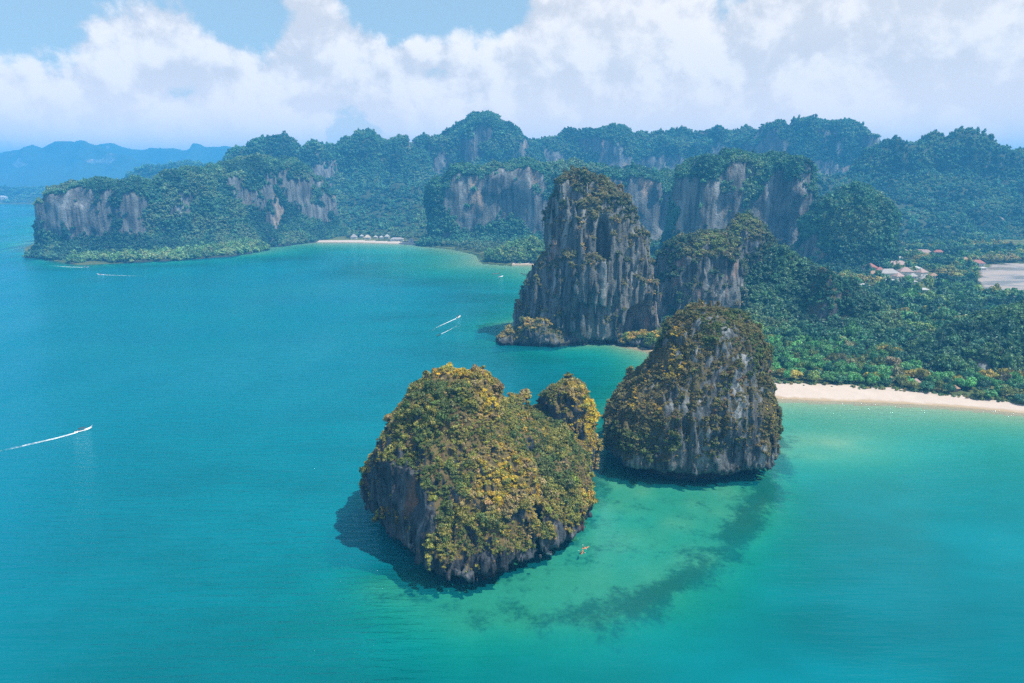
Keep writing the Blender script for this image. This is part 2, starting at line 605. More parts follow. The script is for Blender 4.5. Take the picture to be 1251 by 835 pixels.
for pt in ((-30000, 3330), (-5000, 3300), g2(-60, 249.6), g2(20, 249.6), g2(66, 250.5), (-1500, 2300), (-1050, 1600)):
    sh(pt, 0.05)
for pt in ((-930, 1290), g2(42, 309), g2(60, 318), g2(95, 324), g2(150, 321.5)):
    sh(pt, 0.25)
for pt in (g2(220, 317.5), g2(250, 312.5), g2(290, 308), g2(328, 298.5), g2(380, 296), g2(440, 296.3), g2(505, 298.5), g2(527, 301), g2(560, 304.5), g2(588, 311), g2(597, 321.5), g2(625, 323.5), g2(655, 323.5), (62, 1015)):
    sh(pt, 0.022)
for pt in ((105, 900), (100, 760), (50, 690), (14, 640)):
    sh(pt, 0.06)
for pt in (g2(634, 395), g2(640, 412), g2(660, 417), g2(700, 420)):
    sh(pt, 0.20)
for pt in (g2(745, 419), g2(772, 424.5), g2(790, 428), g2(830, 440), g2(880, 462), g2(915, 479), g2(950, 487), g2(1000, 489.5), g2(1080, 492), g2(1150, 496), g2(1200, 500), g2(1251, 505), g2(1420, 522)):
    sh(pt, 0.046)
for pt in ((900, 330), (30000, 300), (30000, 40000), (-30000, 40000)):
    sh(pt, 0.05)
SHORE = np.array(SHORE)


def poly_sd(X, Y, poly, slopes=None):
    """signed distance, positive inside; optional smoothly blended slope"""
    best = np.full(X.shape, 1e12); ins = np.zeros(X.shape, bool)
    num = np.zeros(X.shape); den_ = np.zeros(X.shape)
    n = len(poly)
    for i in range(n):
        x0, y0 = poly[i, 0], poly[i, 1]; x1, y1 = poly[(i + 1) % n, 0], poly[(i + 1) % n, 1]
        ex, ey = x1 - x0, y1 - y0
        t = np.clip(((X - x0) * ex + (Y - y0) * ey) / (ex * ex + ey * ey), 0, 1)
        d2 = (X - x0 - t * ex) ** 2 + (Y - y0 - t * ey) ** 2
        best = np.minimum(best, d2)
        if slopes is not None:
            w = 1.0 / (d2 + 900.0)
            w = w * w
            num += w * slopes[i]; den_ += w
        c = ((y0 > Y) != (y1 > Y))
        with np.errstate(divide='ignore', invalid='ignore'):
            c &= X < (ex * (Y - y0) / (ey if ey != 0 else 1e-9) + x0)
        ins ^= c
    sd_ = np.sqrt(best) * np.where(ins, 1, -1)
    return (sd_, num / den_) if slopes is not None else sd_


REEF = np.array([g2(*p) for p in ((468, 715), (520, 742), (590, 752), (660, 757), (730, 752), (800, 730), (860, 695), (915, 645), (943, 595), (958, 545), (930, 490), (850, 450), (790, 470), (742, 500), (725, 560), (690, 640), (600, 690))])


def terrain(X, Y):
    sd_, sl = poly_sd(X, Y, SHORE, SHORE[:, 2])
    wob = fbm(X / 60, Y / 60, np.zeros_like(X), 3, seed=2)
    sdw = sd_ + wob * np.clip(np.abs(sd_) * 0.2, 0.8, 6)
    off = np.clip(-sdw, 0, None)
    deep = 13.0 + 10.0 * sstep(-X + 0.45 * (Y - 300), 20, 330) + 3 * fbm(X / 130, Y / 130, np.zeros_like(X), 2, seed=5)
    z_w = -np.minimum(off * sl, deep) - np.clip(off * 0.003, 0, 4)
    rs = poly_sd(X, Y, REEF)
    reef_d = 2.3 + 1.1 * fbm(X / 14, Y / 14, np.zeros_like(X), 3, seed=8) + np.clip(-rs, 0, None) * 0.20
    z_w = -(-np.log(np.exp(-(-z_w) / 1.2) + np.exp(-reef_d / 1.2) + 1e-12) * 1.2)
    s0 = G(1005, 540)
    sx_, sy_ = (X - s0[0]) * 0.97 + (Y - s0[1]) * 0.24, (Y - s0[1]) * 0.97 - (X - s0[0]) * 0.24
    shoal = 1.3 + 1.2 * ((sx_ / 42) ** 2 + (sy_ / 22) ** 2) + 0.8 * fbm(X / 18, Y / 9, np.zeros_like(X), 3, 0.5, 17)
    z_w = -(-np.log(np.exp(z_w / 0.8) + np.exp(-np.clip(shoal, 0.8, 60) / 0.8) + 1e-12) * 0.8)
    z_w = np.where(off > 0, np.minimum(z_w, -off * 0.01), 0)
    z_l = np.clip(sdw * 0.085, 0, 2.3) + np.clip((sd_ - 90) * 0.012, 0, 7)
    return np.where(sdw > 0, z_l, z_w), sd_, rs


def axis(segs):
    out = []
    for a, b, st in segs:
        out += list(np.arange(a, b, st))
    return np.array(sorted(set(np.round(out, 2))))


XA = axis([(-30000, -6000, 4000), (-6000, -1600, 400), (-1600, -900, 50), (-900, -264, 12), (-264, 480, 3), (480, 1000, 13), (1000, 2000, 100), (2000, 6000, 500), (6000, 30001, 4000)])
YA = axis([(-3000, 0, 600), (0, 150, 15), (150, 700, 3), (700, 1500, 8), (1500, 4000, 50), (4000, 8000, 400), (8000, 30001, 2500)])
GX, GY = np.meshgrid(XA, YA, indexing='ij')
GZ, GSD, GRS = terrain(GX, GY)
nxg, nyg = GX.shape
IDX = np.arange(nxg * nyg).reshape(nxg, nyg)
QUADS = np.stack([IDX[:-1, :-1], IDX[1:, :-1], IDX[1:, 1:], IDX[:-1, 1:]], -1).reshape(-1, 4)
GV = np.stack([GX, GY, GZ], -1).reshape(-1, 3)


def sub_mesh(name, V, quads, mat, attrs=None, smooth=True):
    used = np.unique(quads)
    remap = np.full(len(V), -1, np.int64); remap[used] = np.arange(len(used))
    me = np_mesh(name, V[used], remap[quads], smooth, mat)
    for k, a in (attrs or {}).items():
        attr(me, k, a[used].astype(f32))
    return me


# seabed material: sand with weed and coral patches (a darker fringe of weed along the reef edge)
m, t, out = new_mat("seabed")
geo = t.n('ShaderNodeNewGeometry'); pos = geo.outputs['Position']
n1 = t.noise(pos, 0.085, 8, 0.7); n2 = t.noise(pos, 0.5, 4, 0.65)
weed = t.n('ShaderNodeAttribute', attribute_name='weed')
wmask = t.smooth(t.math('ADD', t.math('MULTIPLY', weed.outputs['Fac'], 0.34), t.math('ADD', t.math('MULTIPLY', n1, 0.85), t.math('MULTIPLY', n2, 0.34))), 0.68, 0.90)
col = t.mix(wmask, t.mix(n2, (0.19, 0.25, 0.125), (0.35, 0.38, 0.24)), t.mix(n2, (0.03, 0.06, 0.035), (0.10, 0.13, 0.06)))
b = t.n('ShaderNodeBsdfDiffuse'); t.link(col, b.inputs[0]); t.link(b.outputs[0], out.inputs[0])
SEABED = m
# sand
m, t, out = new_mat("sand")
geo = t.n('ShaderNodeNewGeometry'); pos = geo.outputs['Position']
sp = t.n('ShaderNodeSeparateXYZ'); t.link(pos, sp.inputs[0])
n1 = t.noise(pos, 0.12, 6, 0.6); n2 = t.noise(pos, 1.1, 5, 0.7)
col = t.mix(n1, (0.40, 0.32, 0.26), (0.52, 0.435, 0.37))
col = t.mix(t.smooth(n2, 0.62, 0.75, 0, 0.35), col, (0.30, 0.24, 0.18))
wet = t.smooth(t.math('ADD', sp.outputs[2], t.math('MULTIPLY_ADD', n1, 0.8, -0.4)), 0.05, 0.45, 1, 0)
col = t.mix(wet, col, (0.34, 0.25, 0.15))
b = t.n('ShaderNodeBsdfPrincipled'); t.link(col, b.inputs['Base Color']); b.inputs['Roughness'].default_value = 0.9
bp = t.n('ShaderNodeBump'); bp.inputs['Distance'].default_value = 0.3; bp.inputs['Strength'].default_value = 0.5; t.link(n2, bp.inputs['Height']); t.link(bp.outputs[0], b.inputs['Normal'])
t.link(b.outputs[0], out.inputs[0])
SAND = m
# plain: grass and forest floor
m, t, out = new_mat("forest_floor")
geo = t.n('ShaderNodeNewGeometry'); pos = geo.outputs['Position']
n1 = t.noise(pos, 0.012, 6, 0.6); n2 = t.noise(pos, 0.3, 5, 0.65)
col = t.mix(t.smooth(n1, 0.4, 0.62), (0.05, 0.075, 0.03), (0.12, 0.14, 0.055))
col = t.mix(t.smooth(n2, 0.5, 0.72, 0, 0.5), col, (0.17, 0.13, 0.085))
b = t.n('ShaderNodeBsdfDiffuse'); t.link(col, b.inputs[0]); t.link(b.outputs[0], out.inputs[0])
FLOOR = m

qz = GZ.reshape(-1)[QUADS]; qsd = GSD.reshape(-1)[QUADS].mean(1)
qx = GX.reshape(-1)[QUADS].mean(1); qy = GY.reshape(-1)[QUADS].mean(1)
sea_q = qz.max(1) < -0.25
front_w = 29 - 13 * sstep(qx, 215, 330)
beach_q = ~sea_q & (qsd < np.where(qy < 700, front_w, 22)) & (qy < 2500) & ((qy < 1000) | ((qx < g2(512, 299)[0]) & (qx > g2(225, 317)[0])) | ((qx > 0) & (qy < 1180)))
weed_a = (0.75 * np.exp(-((GRS - 1) / 10.0) ** 2) * (0.30 + 0.70 * sstep(GX, -5, 45)) * (0.85 + 0.8 * fbm(GX / 22, GY / 22, np.zeros_like(GX), 3, 0.5, 14)) + 0.26 * sstep(GRS, -4, 4)).reshape(-1)
o = link(bpy.data.objects.new("seabed", sub_mesh("seabed", GV, QUADS[sea_q], SEABED, {'weed': weed_a}))); tag(o, kind="structure", label="pale sandy seabed and dark reef seen through the clear water")
o = link(bpy.data.objects.new("beach", sub_mesh("beach", GV, QUADS[beach_q], SAND))); tag(o, kind="structure", label="pale sand beach along the water's edge")
o = link(bpy.data.objects.new("coastal_plain", sub_mesh("coastal_plain", GV, QUADS[~sea_q & ~beach_q], FLOOR))); tag(o, kind="structure", label="flat wooded ground behind the beaches")

# sea: Fresnel mirror of the sky over a body that absorbs and scatters with depth
m, t, out = new_mat("sea_water")
geo = t.n('ShaderNodeNewGeometry'); pos = geo.outputs['Position']
da = t.n('ShaderNodeAttribute', attribute_name='depth').outputs['Fac']
tr_c = t.n('ShaderNodeCombineXYZ')
for i, k in enumerate((0.50, 0.145, 0.175)):
    t.link(t.math('EXPONENT', t.math('MULTIPLY', da, -k)), tr_c.inputs[i])
sc_f = t.math('SUBTRACT', 1.0, t.math('EXPONENT', t.math('MULTIPLY', da, -0.24)))
deep_c = t.mix(t.smooth(da, 9.0, 23.0), (0.0, 0.090, 0.108), (0.0, 0.138, 0.190))
patch = t.noise(t.mapping(pos, (0.006, 0.011, 1), (0, 0, 0.3)), 1.0, 4, 0.6)
deep_c = t.mix(t.smooth(patch, 0.35, 0.7), deep_c, (0.0, 0.150, 0.190))
scat_c = t.mix(sc_f, (0, 0, 0), deep_c)
# ripples
wind = t.smooth(t.noise(t.mapping(pos, (0.010, 0.004, 1), (0, 0, 0.5)), 1.0, 3, 0.5), 0.32, 0.68, 0.45, 1.2)
lee = t.smooth(t.n('ShaderNodeAttribute', attribute_name='lee').outputs['Fac'], 0, 1, 1.0, 0.18)
w1 = t.noise(t.mapping(pos, (0.055, 0.42, 1), (0, 0, -0.42)), 1.0, 3, 0.55, 2.2, 0.4)
w2 = t.noise(t.mapping(pos, (0.22, 0.75, 1), (0, 0, -0.15)), 1.0, 4, 0.6)
w3 = t.noise(pos, 2.2, 3, 0.6)
hh = t.math('ADD', t.math('MULTIPLY', w1, 1.6), t.math('ADD', t.math('MULTIPLY', w2, 0.40), t.math('MULTIPLY', w3, 0.06)))
bp = t.n('ShaderNodeBump'); bp.inputs['Strength'].default_value = 1.0
t.link(t.math('MULTIPLY', t.math('MULTIPLY', wind, lee), 0.9), bp.inputs['Distance'])
t.link(hh, bp.inputs['Height'])
tr = t.n('ShaderNodeBsdfTransparent'); t.link(tr_c.outputs[0], tr.inputs[0])
df = t.n('ShaderNodeBsdfDiffuse'); t.link(scat_c, df.inputs[0])
bd = t.n('ShaderNodeAddShader'); t.link(tr.outputs[0], bd.inputs[0]); t.link(df.outputs[0], bd.inputs[1])
gl = t.n('ShaderNodeBsdfGlossy'); t.link(t.smooth(t.n('ShaderNodeAttribute', attribute_name='lee').outputs['Fac'], 0, 1, 0.13, 0.075), gl.inputs['Roughness']); gl.inputs[0].default_value = (0.50, 0.88, 1, 1); t.link(bp.outputs[0], gl.inputs['Normal'])
fr = t.n('ShaderNodeFresnel'); fr.inputs[0].default_value = 1.33; t.link(bp.outputs[0], fr.inputs['Normal'])
mx = t.n('ShaderNodeMixShader'); t.link(t.math('MULTIPLY', fr.outputs[0], 0.80), mx.inputs[0]); t.link(bd.outputs[0], mx.inputs[1]); t.link(gl.outputs[0], mx.inputs[2])
t.link(mx.outputs[0], out.inputs[0])
WATER = m
sea_keep = (qsd < 60)
lee_a = (sstep(GX, -60, 20) * sstep(-GY, -420, -330)).reshape(-1)
SV = GV.copy(); SV[:, 2] = 0.0
o = link(bpy.data.objects.new("sea", sub_mesh("sea", SV, QUADS[sea_keep], WATER, {'depth': np.clip(-GZ, 0, None).reshape(-1), 'lee': lee_a})))
tag(o, kind="structure", label="turquoise sea with light ripples filling the bay")

# tidal flat at the right edge, behind the village
TF = np.array([g2(*p) for p in ((1196, 352), (1199, 338), (1212, 331), (1250, 329), (1420, 326), (1420, 368), (1251, 369), (1225, 367), (1204, 368))])
tfx, tfy = np.meshgrid(np.linspace(TF[:, 0].min() - 10, TF[:, 0].max() + 10, 90), np.linspace(TF[:, 1].min() - 10, TF[:, 1].max() + 10, 60), indexing='ij')
tsd = poly_sd(tfx, tfy, TF) + 14 * fbm(tfx / 50, tfy / 50, np.zeros_like(tfx), 3, seed=4)
tz = terrain(tfx, tfy)[0] + 0.25 + 0.15 * fbm(tfx / 30, tfy / 30, np.zeros_like(tfx), 3, seed=9)
ti = np.arange(tfx.size).reshape(tfx.shape)
tq = np.stack([ti[:-1, :-1], ti[1:, :-1], ti[1:, 1:], ti[:-1, 1:]], -1).reshape(-1, 4)
tq = tq[tsd.reshape(-1)[tq].mean(1) > 0]
m, t, out = new_mat("wet_mud")
geo = t.n('ShaderNodeNewGeometry'); pos = geo.outputs['Position']
n1 = t.noise(t.mapping(pos, (0.010, 0.03, 1)), 1.0, 6, 0.6)
b = t.n('ShaderNodeBsdfPrincipled'); t.link(t.mix(t.smooth(n1, 0.4, 0.62), (0.24, 0.215, 0.195), (0.31, 0.25, 0.21)), b.inputs['Base Color'])
t.link(t.smooth(n1, 0.42, 0.56, 0.12, 0.7), b.inputs['Roughness'])
t.link(b.outputs[0], out.inputs[0])
MUD = m
o = link(bpy.data.objects.new("tidal_flat", sub_mesh("tidal_flat", np.stack([tfx, tfy, tz], -1).reshape(-1, 3), tq, MUD))); tag(o, kind="structure", label="pale wet mud flat of the bay behind the village")


# ------------------------------------------------------------------ rock islands as solid volumes
def column(sil, Y0, ry, yc=None, p=2.2):
    """slices of a rock from its width at heights: sil rows are (photo row, left, right) in the plane Y0"""
    rows = []
    for py, a, b_ in sil:
        A, B = P(a, py, Y0), P(b_, py, Y0)
        rows.append((A[2], (A[0] + B[0]) / 2, max(0.4, (B[0] - A[0]) / 2)))
    rows.sort()
    z = np.array([r[0] for r in rows])
    return dict(z=z, xc=np.array([r[1] for r in rows]), rx=np.array([r[2] for r in rows]),
                ry=np.interp(z, *zip(*ry)), yc=np.interp(z, *zip(*(yc or [(0, Y0)]))), p=p)


def col_sdf(c, X, Y, Z1):
    z = Z1
    xc = np.interp(z, c['z'], c['xc']); rx = np.interp(z, c['z'], c['rx']); ry = np.interp(z, c['z'], c['ry']); yc = np.interp(z, c['z'], c['yc'])
    dx = np.abs(X - xc[None, None, :]) / rx; dy = np.abs(Y - yc[None, None, :]) / ry
    p = c['p']
    rho = (dx ** p + dy ** p) ** (1 / p)
    f = (rho - 1) * np.minimum(rx, ry)
    return np.maximum(f, (z - c['z'][-1])[None, None, :]).astype(f32)


def smin(a, b, k):
    h = np.clip(0.5 + 0.5 * (b - a) / k, 0, 1)
    return b + (a - b) * h - k * h * (1 - h)


def rock_volume(lo, hi, h, base, band, amp, s, seed, notch=None, carve=()):
    """base(X,Y,z1d) -> sdf; adds lumps, flutes, ledges and the wave-cut notch"""
    n = [int(math.ceil((hi[i] - lo[i]) / h)) + 1 for i in range(3)]
    ax = [(lo[i] + h * np.arange(n[i])).astype(f32) for i in range(3)]
    X, Y = ax[0][:, None, None], ax[1][None, :, None]
    f = base(X, Y, ax[2]).astype(f32)
    f = np.broadcast_to(f, n).copy()
    I = np.nonzero(np.abs(f) < band)
    x, y, z = ax[0][I[0]], ax[1][I[1]], ax[2][I[2]]
    big = fbm(x / (16 * s), y / (16 * s), z / (20 * s), 3, 0.5, seed)
    med = fbm(x / (5 * s), y / (5 * s), z / (7 * s), 3, 0.55, seed + 3)
    flu = np.abs(fbm(x / (3.2 * s), y / (3.2 * s), z / (26 * s), 3, 0.55, seed + 6))
    d = amp[0] * big + amp[1] * med - amp[2] * (flu * 2.4 - 0.5)
    if notch:                              # undercut just above the waterline
        zt, dep = notch
        wob = zt * (1.0 + 0.55 * fbm(x / 12, y / 12, np.zeros_like(x), 2, 0.5, seed + 9))
        # hanging fringe: ragged lower lip
        wob = wob * (0.8 + 0.7 * np.abs(fbm(x / 2.2, y / 2.2, np.zeros_like(x), 2, 0.5, seed + 12)))
        d = d + dep * (1 - sstep(z, wob * 0.55, wob * 1.1))
    v = f[I] + d
    for (cx_, cy_, cz_, rx_, ry_, rz_) in carve:
        e = np.sqrt(((x - cx_) / rx_) ** 2 + ((y - cy_) / ry_) ** 2 + ((z - cz_) / rz_) ** 2)
        hole = (1 - e) * min(rx_, ry_, rz_) + 0.6 * med
        k = 2.0
        v = -smin(-v, -hole, k)
    f[I] = v
    f[0] = np.maximum(f[0], 1); f[-1] = np.maximum(f[-1], 1); f[:, 0] = np.maximum(f[:, 0], 1); f[:, -1] = np.maximum(f[:, -1], 1); f[:, :, -1] = np.maximum(f[:, :, -1], 1)
    return surface_nets(f, lo, h)


def rock_object(root, v, q, veg, mat, name="rock"):
    me = np_mesh(name, v, q, True, mat)
    attr(me, 'veg', veg.astype(f32))
    return link(bpy.data.objects.new(name, me), root)


def slab(n, c):
    n = np.array(n, float); n /= np.linalg.norm(n)
    return n, np.array(c, float)


# ---- front island: main hump, ridge to the right and a knob at its far end
root1 = empty("limestone_island", (-8, 255, 0))
inv = lambda v, r: v - np.array(r.location, f32)
A1 = column([(475, 524, 584), (477, 515, 592), (481, 509, 598), (488, 503, 602), (498, 496, 606), (512, 487, 616), (532, 471, 640), (560, 455, 650), (585, 444, 655), (615, 440, 655), (650, 444, 652), (690, 450, 650)], 252,
            [(-8, 48), (0, 48), (10, 47), (25, 38), (40, 27), (55, 18), (62, 11), (65, 4)], [(0, 254), (30, 256), (66, 262)], 3.0)
B1 = column([(516, 622, 652), (520, 600, 672), (527, 585, 694), (541, 575, 708), (560, 570, 716), (600, 570, 716), (660, 575, 712)], 280,
            [(-8, 45), (0, 45), (12, 42), (25, 31), (36, 18), (41, 6)], [(0, 269), (12, 271), (40, 285)], 2.3)
C1 = column([(470, 686, 698), (473, 677, 706), (480, 670, 714), (490, 662, 722), (510, 657, 727), (530, 658, 728), (550, 664, 726), (575, 668, 722), (620, 665, 722)], 302,
            [(-8, 15), (0, 15), (20, 15), (35, 14), (46, 9), (50, 3)], None, 2.2)
n1_, c1_ = slab((-0.84, -0.54, -0.10), P(484, 600, 227))


def base1(X, Y, z):
    a = col_sdf(A1, X, Y, z)
    Zb = z[None, None, :]
    pl = (X - c1_[0]) * n1_[0] + (Y - c1_[1]) * n1_[1] + (Zb - c1_[2]) * n1_[2]
    a = -smin(-a, -(pl + 0 * a), 2.5)
    f = smin(a, col_sdf(B1, X, Y, z), 6.0)
    return smin(f, col_sdf(C1, X, Y, z), 2.5)


cv1 = G(648, 670)
v1, q1 = rock_volume((-72, 198, -5), (52, 326, 74), 0.62, base1, 15, (3.8, 2.9, 1.9), 1.0, 1.0, (5.2, 5.5),
                     [(-47, 209, 31, 19, 21, 25), (cv1[0] - 2, cv1[1] - 1, 4, 9, 10, 14)])


def island_veg(v, q, seed, floor_z, bare, slope=(0.0, 0.5), patch_s=11.0):
    n = vert_normals(v, q)
    nz_ = fbm(v[:, 0] / patch_s, v[:, 1] / patch_s, v[:, 2] / patch_s, 4, 0.55, seed)
    veg = sstep(n[:, 2] + nz_ * 0.75, *slope)
    veg = veg * sstep(v[:, 2] + nz_ * 9, floor_z, floor_z + 5) * (1 - bare(v, n, nz_))
    return np.clip(veg, 0, 1), n, nz_


def bare1(v, n, nz_):
    face = (n[:, 0] * n1_[0] + n[:, 1] * n1_[1] + n[:, 2] * n1_[2])
    bowl = sstep(-np.sqrt(((v[:, 0] + 47) / 19) ** 2 + ((v[:, 1] - 209) / 21) ** 2 + ((v[:, 2] - 31) / 25) ** 2), -1.25, -1.05)
    return np.clip(sstep(face + nz_ * 0.4, 0.52, 0.80) * sstep(-v[:, 2], -50, -40) + bowl * (nz_ < 0.28), 0, 1)


veg1, nn1, _ = island_veg(v1, q1, 21, 7, bare1, (-0.25, 0.2))
tag(root1, "large ochre and olive shrub-covered limestone island nearest the camera", "island", "limestone islands")
rock_object(root1, inv(v1, root1), q1, veg1, ROCK1)


def add_shrubs(root, v, q, veg, count, seed, cols, weights, size=(0.9, 2.6), name="shrubs", key='shrub', psz=16.0, cam_cull=True):
    fc = v[q].mean(1)
    fw = veg[q].mean(1) ** 1.5 * (0.22 + sstep(fbm(fc[:, 0] / 6, fc[:, 1] / 6, fc[:, 2] / 6, 3, 0.55, seed + 8), -0.25, 0.25))
    p, nn, k = sample_faces(v, q, fw, count, seed)
    pat = fbm(p[:, 0] / psz, p[:, 1] / psz, p[:, 2] / psz, 3, 0.5, seed + 2) - 0.004 * (p[:, 2] - p[:, 2].mean()) * 0
    pat = rank01(pat)
    r = np.random.default_rng(seed)
    s = r.gamma(5, 0.2, count).clip(0.35, 2.2)
    s = size[0] + (size[1] - size[0]) * (s - 0.35) / 1.85
    s = s * (0.5 + 1.05 * rank01(fbm(p[:, 0] / 9, p[:, 1] / 9, p[:, 2] / 9, 2, 0.5, seed + 5)))
    return scatter(name, key, inv(p + nn * (s * 0.15)[:, None] - np.array([0, 0, 0.1]), root), s, palette(count, cols, weights, pat, seed), root, 0.3, seed)


OLIVE = (0.120, 0.115, 0.022); OCHRE = (0.215, 0.155, 0.022); DRY = (0.165, 0.125, 0.048); DKG = (0.050, 0.068, 0.016); BRN = (0.115, 0.075, 0.03); YLW = (0.28, 0.205, 0.016)
add_shrubs(root1, v1, q1, veg1, 21000, 31, [DKG, OLIVE, DKG, OLIVE, DRY, OCHRE, OLIVE, YLW], [0.20, 0.18, 0.08, 0.18, 0.14, 0.09, 0.06, 0.07], (0.45, 1.75), psz=20)
add_shrubs(root1, v1, q1, np.clip(veg1 + 0.02, 0, 1), 3500, 32, [DRY, BRN, OLIVE, OCHRE], [0.35, 0.2, 0.25, 0.2], (0.5, 1.2), "dry_tufts", 'tuft')

# ---- second island: rounded, with an overhanging seaward foot
root2 = empty("limestone_island", (92, 325, 0))
A2 = column([(382, 848, 892), (385, 841, 904), (390, 835, 914), (399, 828, 922), (413, 820, 929), (434, 807, 934), (460, 786, 937), (485, 759, 939), (510, 744, 940), (540, 743, 938), (560, 746, 934), (600, 752, 930)], 325,
            [(-8, 36), (0, 35), (15, 37), (35, 34), (55, 25), (70, 14), (78, 4)], [(0, 325), (75, 330)], 2.5)
v2, q2 = rock_volume((40, 276, -5), (150, 376, 88), 0.66, lambda X, Y, z: col_sdf(A2, X, Y, z), 17, (3.6, 2.6, 2.3), 1.0, 4.0, (7.5, 9.0))


def bare2(v, n, nz_):
    front = sstep(n[:, 0] * 0.25 - n[:, 1] * 0.95 + nz_ * 0.9, 0.55, 0.95)
    return front * sstep(-np.abs(v[:, 0] - 92 + nz_ * 12), -32, -20) * 0.97


veg2, nn2, _ = island_veg(v2, q2, 25, 9, bare2, (-0.35, 0.15), 8.0)
tag(root2, "rounded limestone island with bare grey overhanging face beside the beach", "island", "limestone islands")
rock_object(root2, inv(v2, root2), q2, veg2, ROCK2)
OL2 = (0.085, 0.078, 0.024); BR2 = (0.10, 0.085, 0.028)
add_shrubs(root2, v2, q2, veg2, 17000, 41, [DKG, OL2, OL2, BR2, OL2, OCHRE], [0.26, 0.26, 0.2, 0.15, 0.08, 0.05], (0.42, 1.5), psz=18)
add_shrubs(root2, v2, q2, np.clip(veg2 + 0.06, 0, 1), 3200, 42, [BR2, BRN, OL2], [0.35, 0.3, 0.35], (0.5, 1.1), "dry_tufts", 'tuft')

# ---- tall tower
root3 = empty("limestone_tower", (75, 595, 0))
A3 = column([(212, 701, 713), (214, 696, 722), (217, 691, 731), (225, 685, 746), (245, 680, 762), (265, 675, 778), (290, 671, 788), (315, 663, 796), (340, 651, 800), (360, 641, 799), (385, 635, 796), (430, 634, 792)], 595,
            [(-8, 44), (0, 46), (30, 48), (60, 44), (100, 34), (130, 20), (143, 6)], [(0, 600), (70, 598), (143, 596)], 2.2)
cave = P(782, 392, 560)
ledge = P(715, 290, 560)
v3, q3 = rock_volume((-6, 535, -6), (140, 664, 154), 1.1, lambda X, Y, z: col_sdf(A3, X, Y, z), 22, (7.5, 3.6, 4.6), 1.9, 7.0, (7.0, 4.0),
                     [(cave[0], 570, 8, 20, 20, 27), (P(737, 290, 560)[0], 562, 86, 6, 13, 24), (P(690, 405, 560)[0], 552, 3, 16, 9, 9), (P(668, 330, 575)[0], 560, 60, 7, 12, 30)])


def bare3(v, n, nz_):
    return sstep(-n[:, 2] + nz_ * 0.5, -0.45, -0.1) * (1 - 0.25 * sstep(v[:, 2], 85, 125))


veg3, nn3, _ = island_veg(v3, q3, 29, 10, bare3, (0.0, 0.45), 14.0)
tag(root3, "tall grey limestone tower with streaked cliff rising from the cove", "rock tower", "karst towers by the cove")
rock_object(root3, inv(v3, root3), q3, veg3, ROCK3)
OL3 = (0.090, 0.088, 0.035); GR3 = (0.045, 0.062, 0.028)
add_shrubs(root3, v3, q3, veg3, 8500, 51, [GR3, OL3, OL3, DRY, GR3], [0.3, 0.3, 0.2, 0.08, 0.12], (0.9, 2.7), psz=30)
add_shrubs(root3, v3, q3, np.clip(veg3 + 0.03, 0, 1), 1800, 52, [BR2, OL3, GR3], [0.3, 0.4, 0.3], (0.8, 1.8), "cliff_tufts", 'tuft')

# ---- neighbour karst and its peak
root4 = empty("limestone_tower", (170, 660, 0))
A4 = column([(287, 862, 886), (291, 845, 893), (298, 828, 898), (312, 812, 902), (335, 805, 906), (365, 801, 912), (400, 800, 915), (430, 800, 915)], 655,
            [(-8, 40), (20, 40), (60, 32), (80, 16), (86, 4)], [(0, 665), (80, 662)], 2.8)
B4 = column([(267, 900, 912), (270, 893, 920), (278, 888, 928), (290, 884, 938), (310, 880, 948), (340, 878, 960), (380, 876, 970)], 715,
            [(-8, 44), (40, 40), (80, 24), (98, 5)], None, 2.2)
v4, q4 = rock_volume((122, 612, -6), (312, 772, 112), 1.3, lambda X, Y, z: smin(col_sdf(A4, X, Y, z), col_sdf(B4, X, Y, z), 5), 13, (5.0, 3.0, 3.0), 1.9, 12.0, None)
veg4, nn4, _ = island_veg(v4, q4, 33, 4, lambda v, n, z: sstep(-n[:, 2] + z * 0.5, -0.40, -0.05) * sstep(-v[:, 0], -235, -205), (0.0, 0.4), 14.0)
tag(root4, "lower flat-topped limestone tower joined to a wooded peak, right of the tall tower", "rock tower", "karst towers by the cove")
rock_object(root4, inv(v4, root4), q4, veg4, ROCK3)
add_shrubs(root4, v4, q4, veg4, 7500, 61, [(0.028, 0.055, 0.028), GR3, OL3, (0.09, 0.115, 0.03)], [0.42, 0.33, 0.17, 0.08], (1.2, 4.0), psz=30)

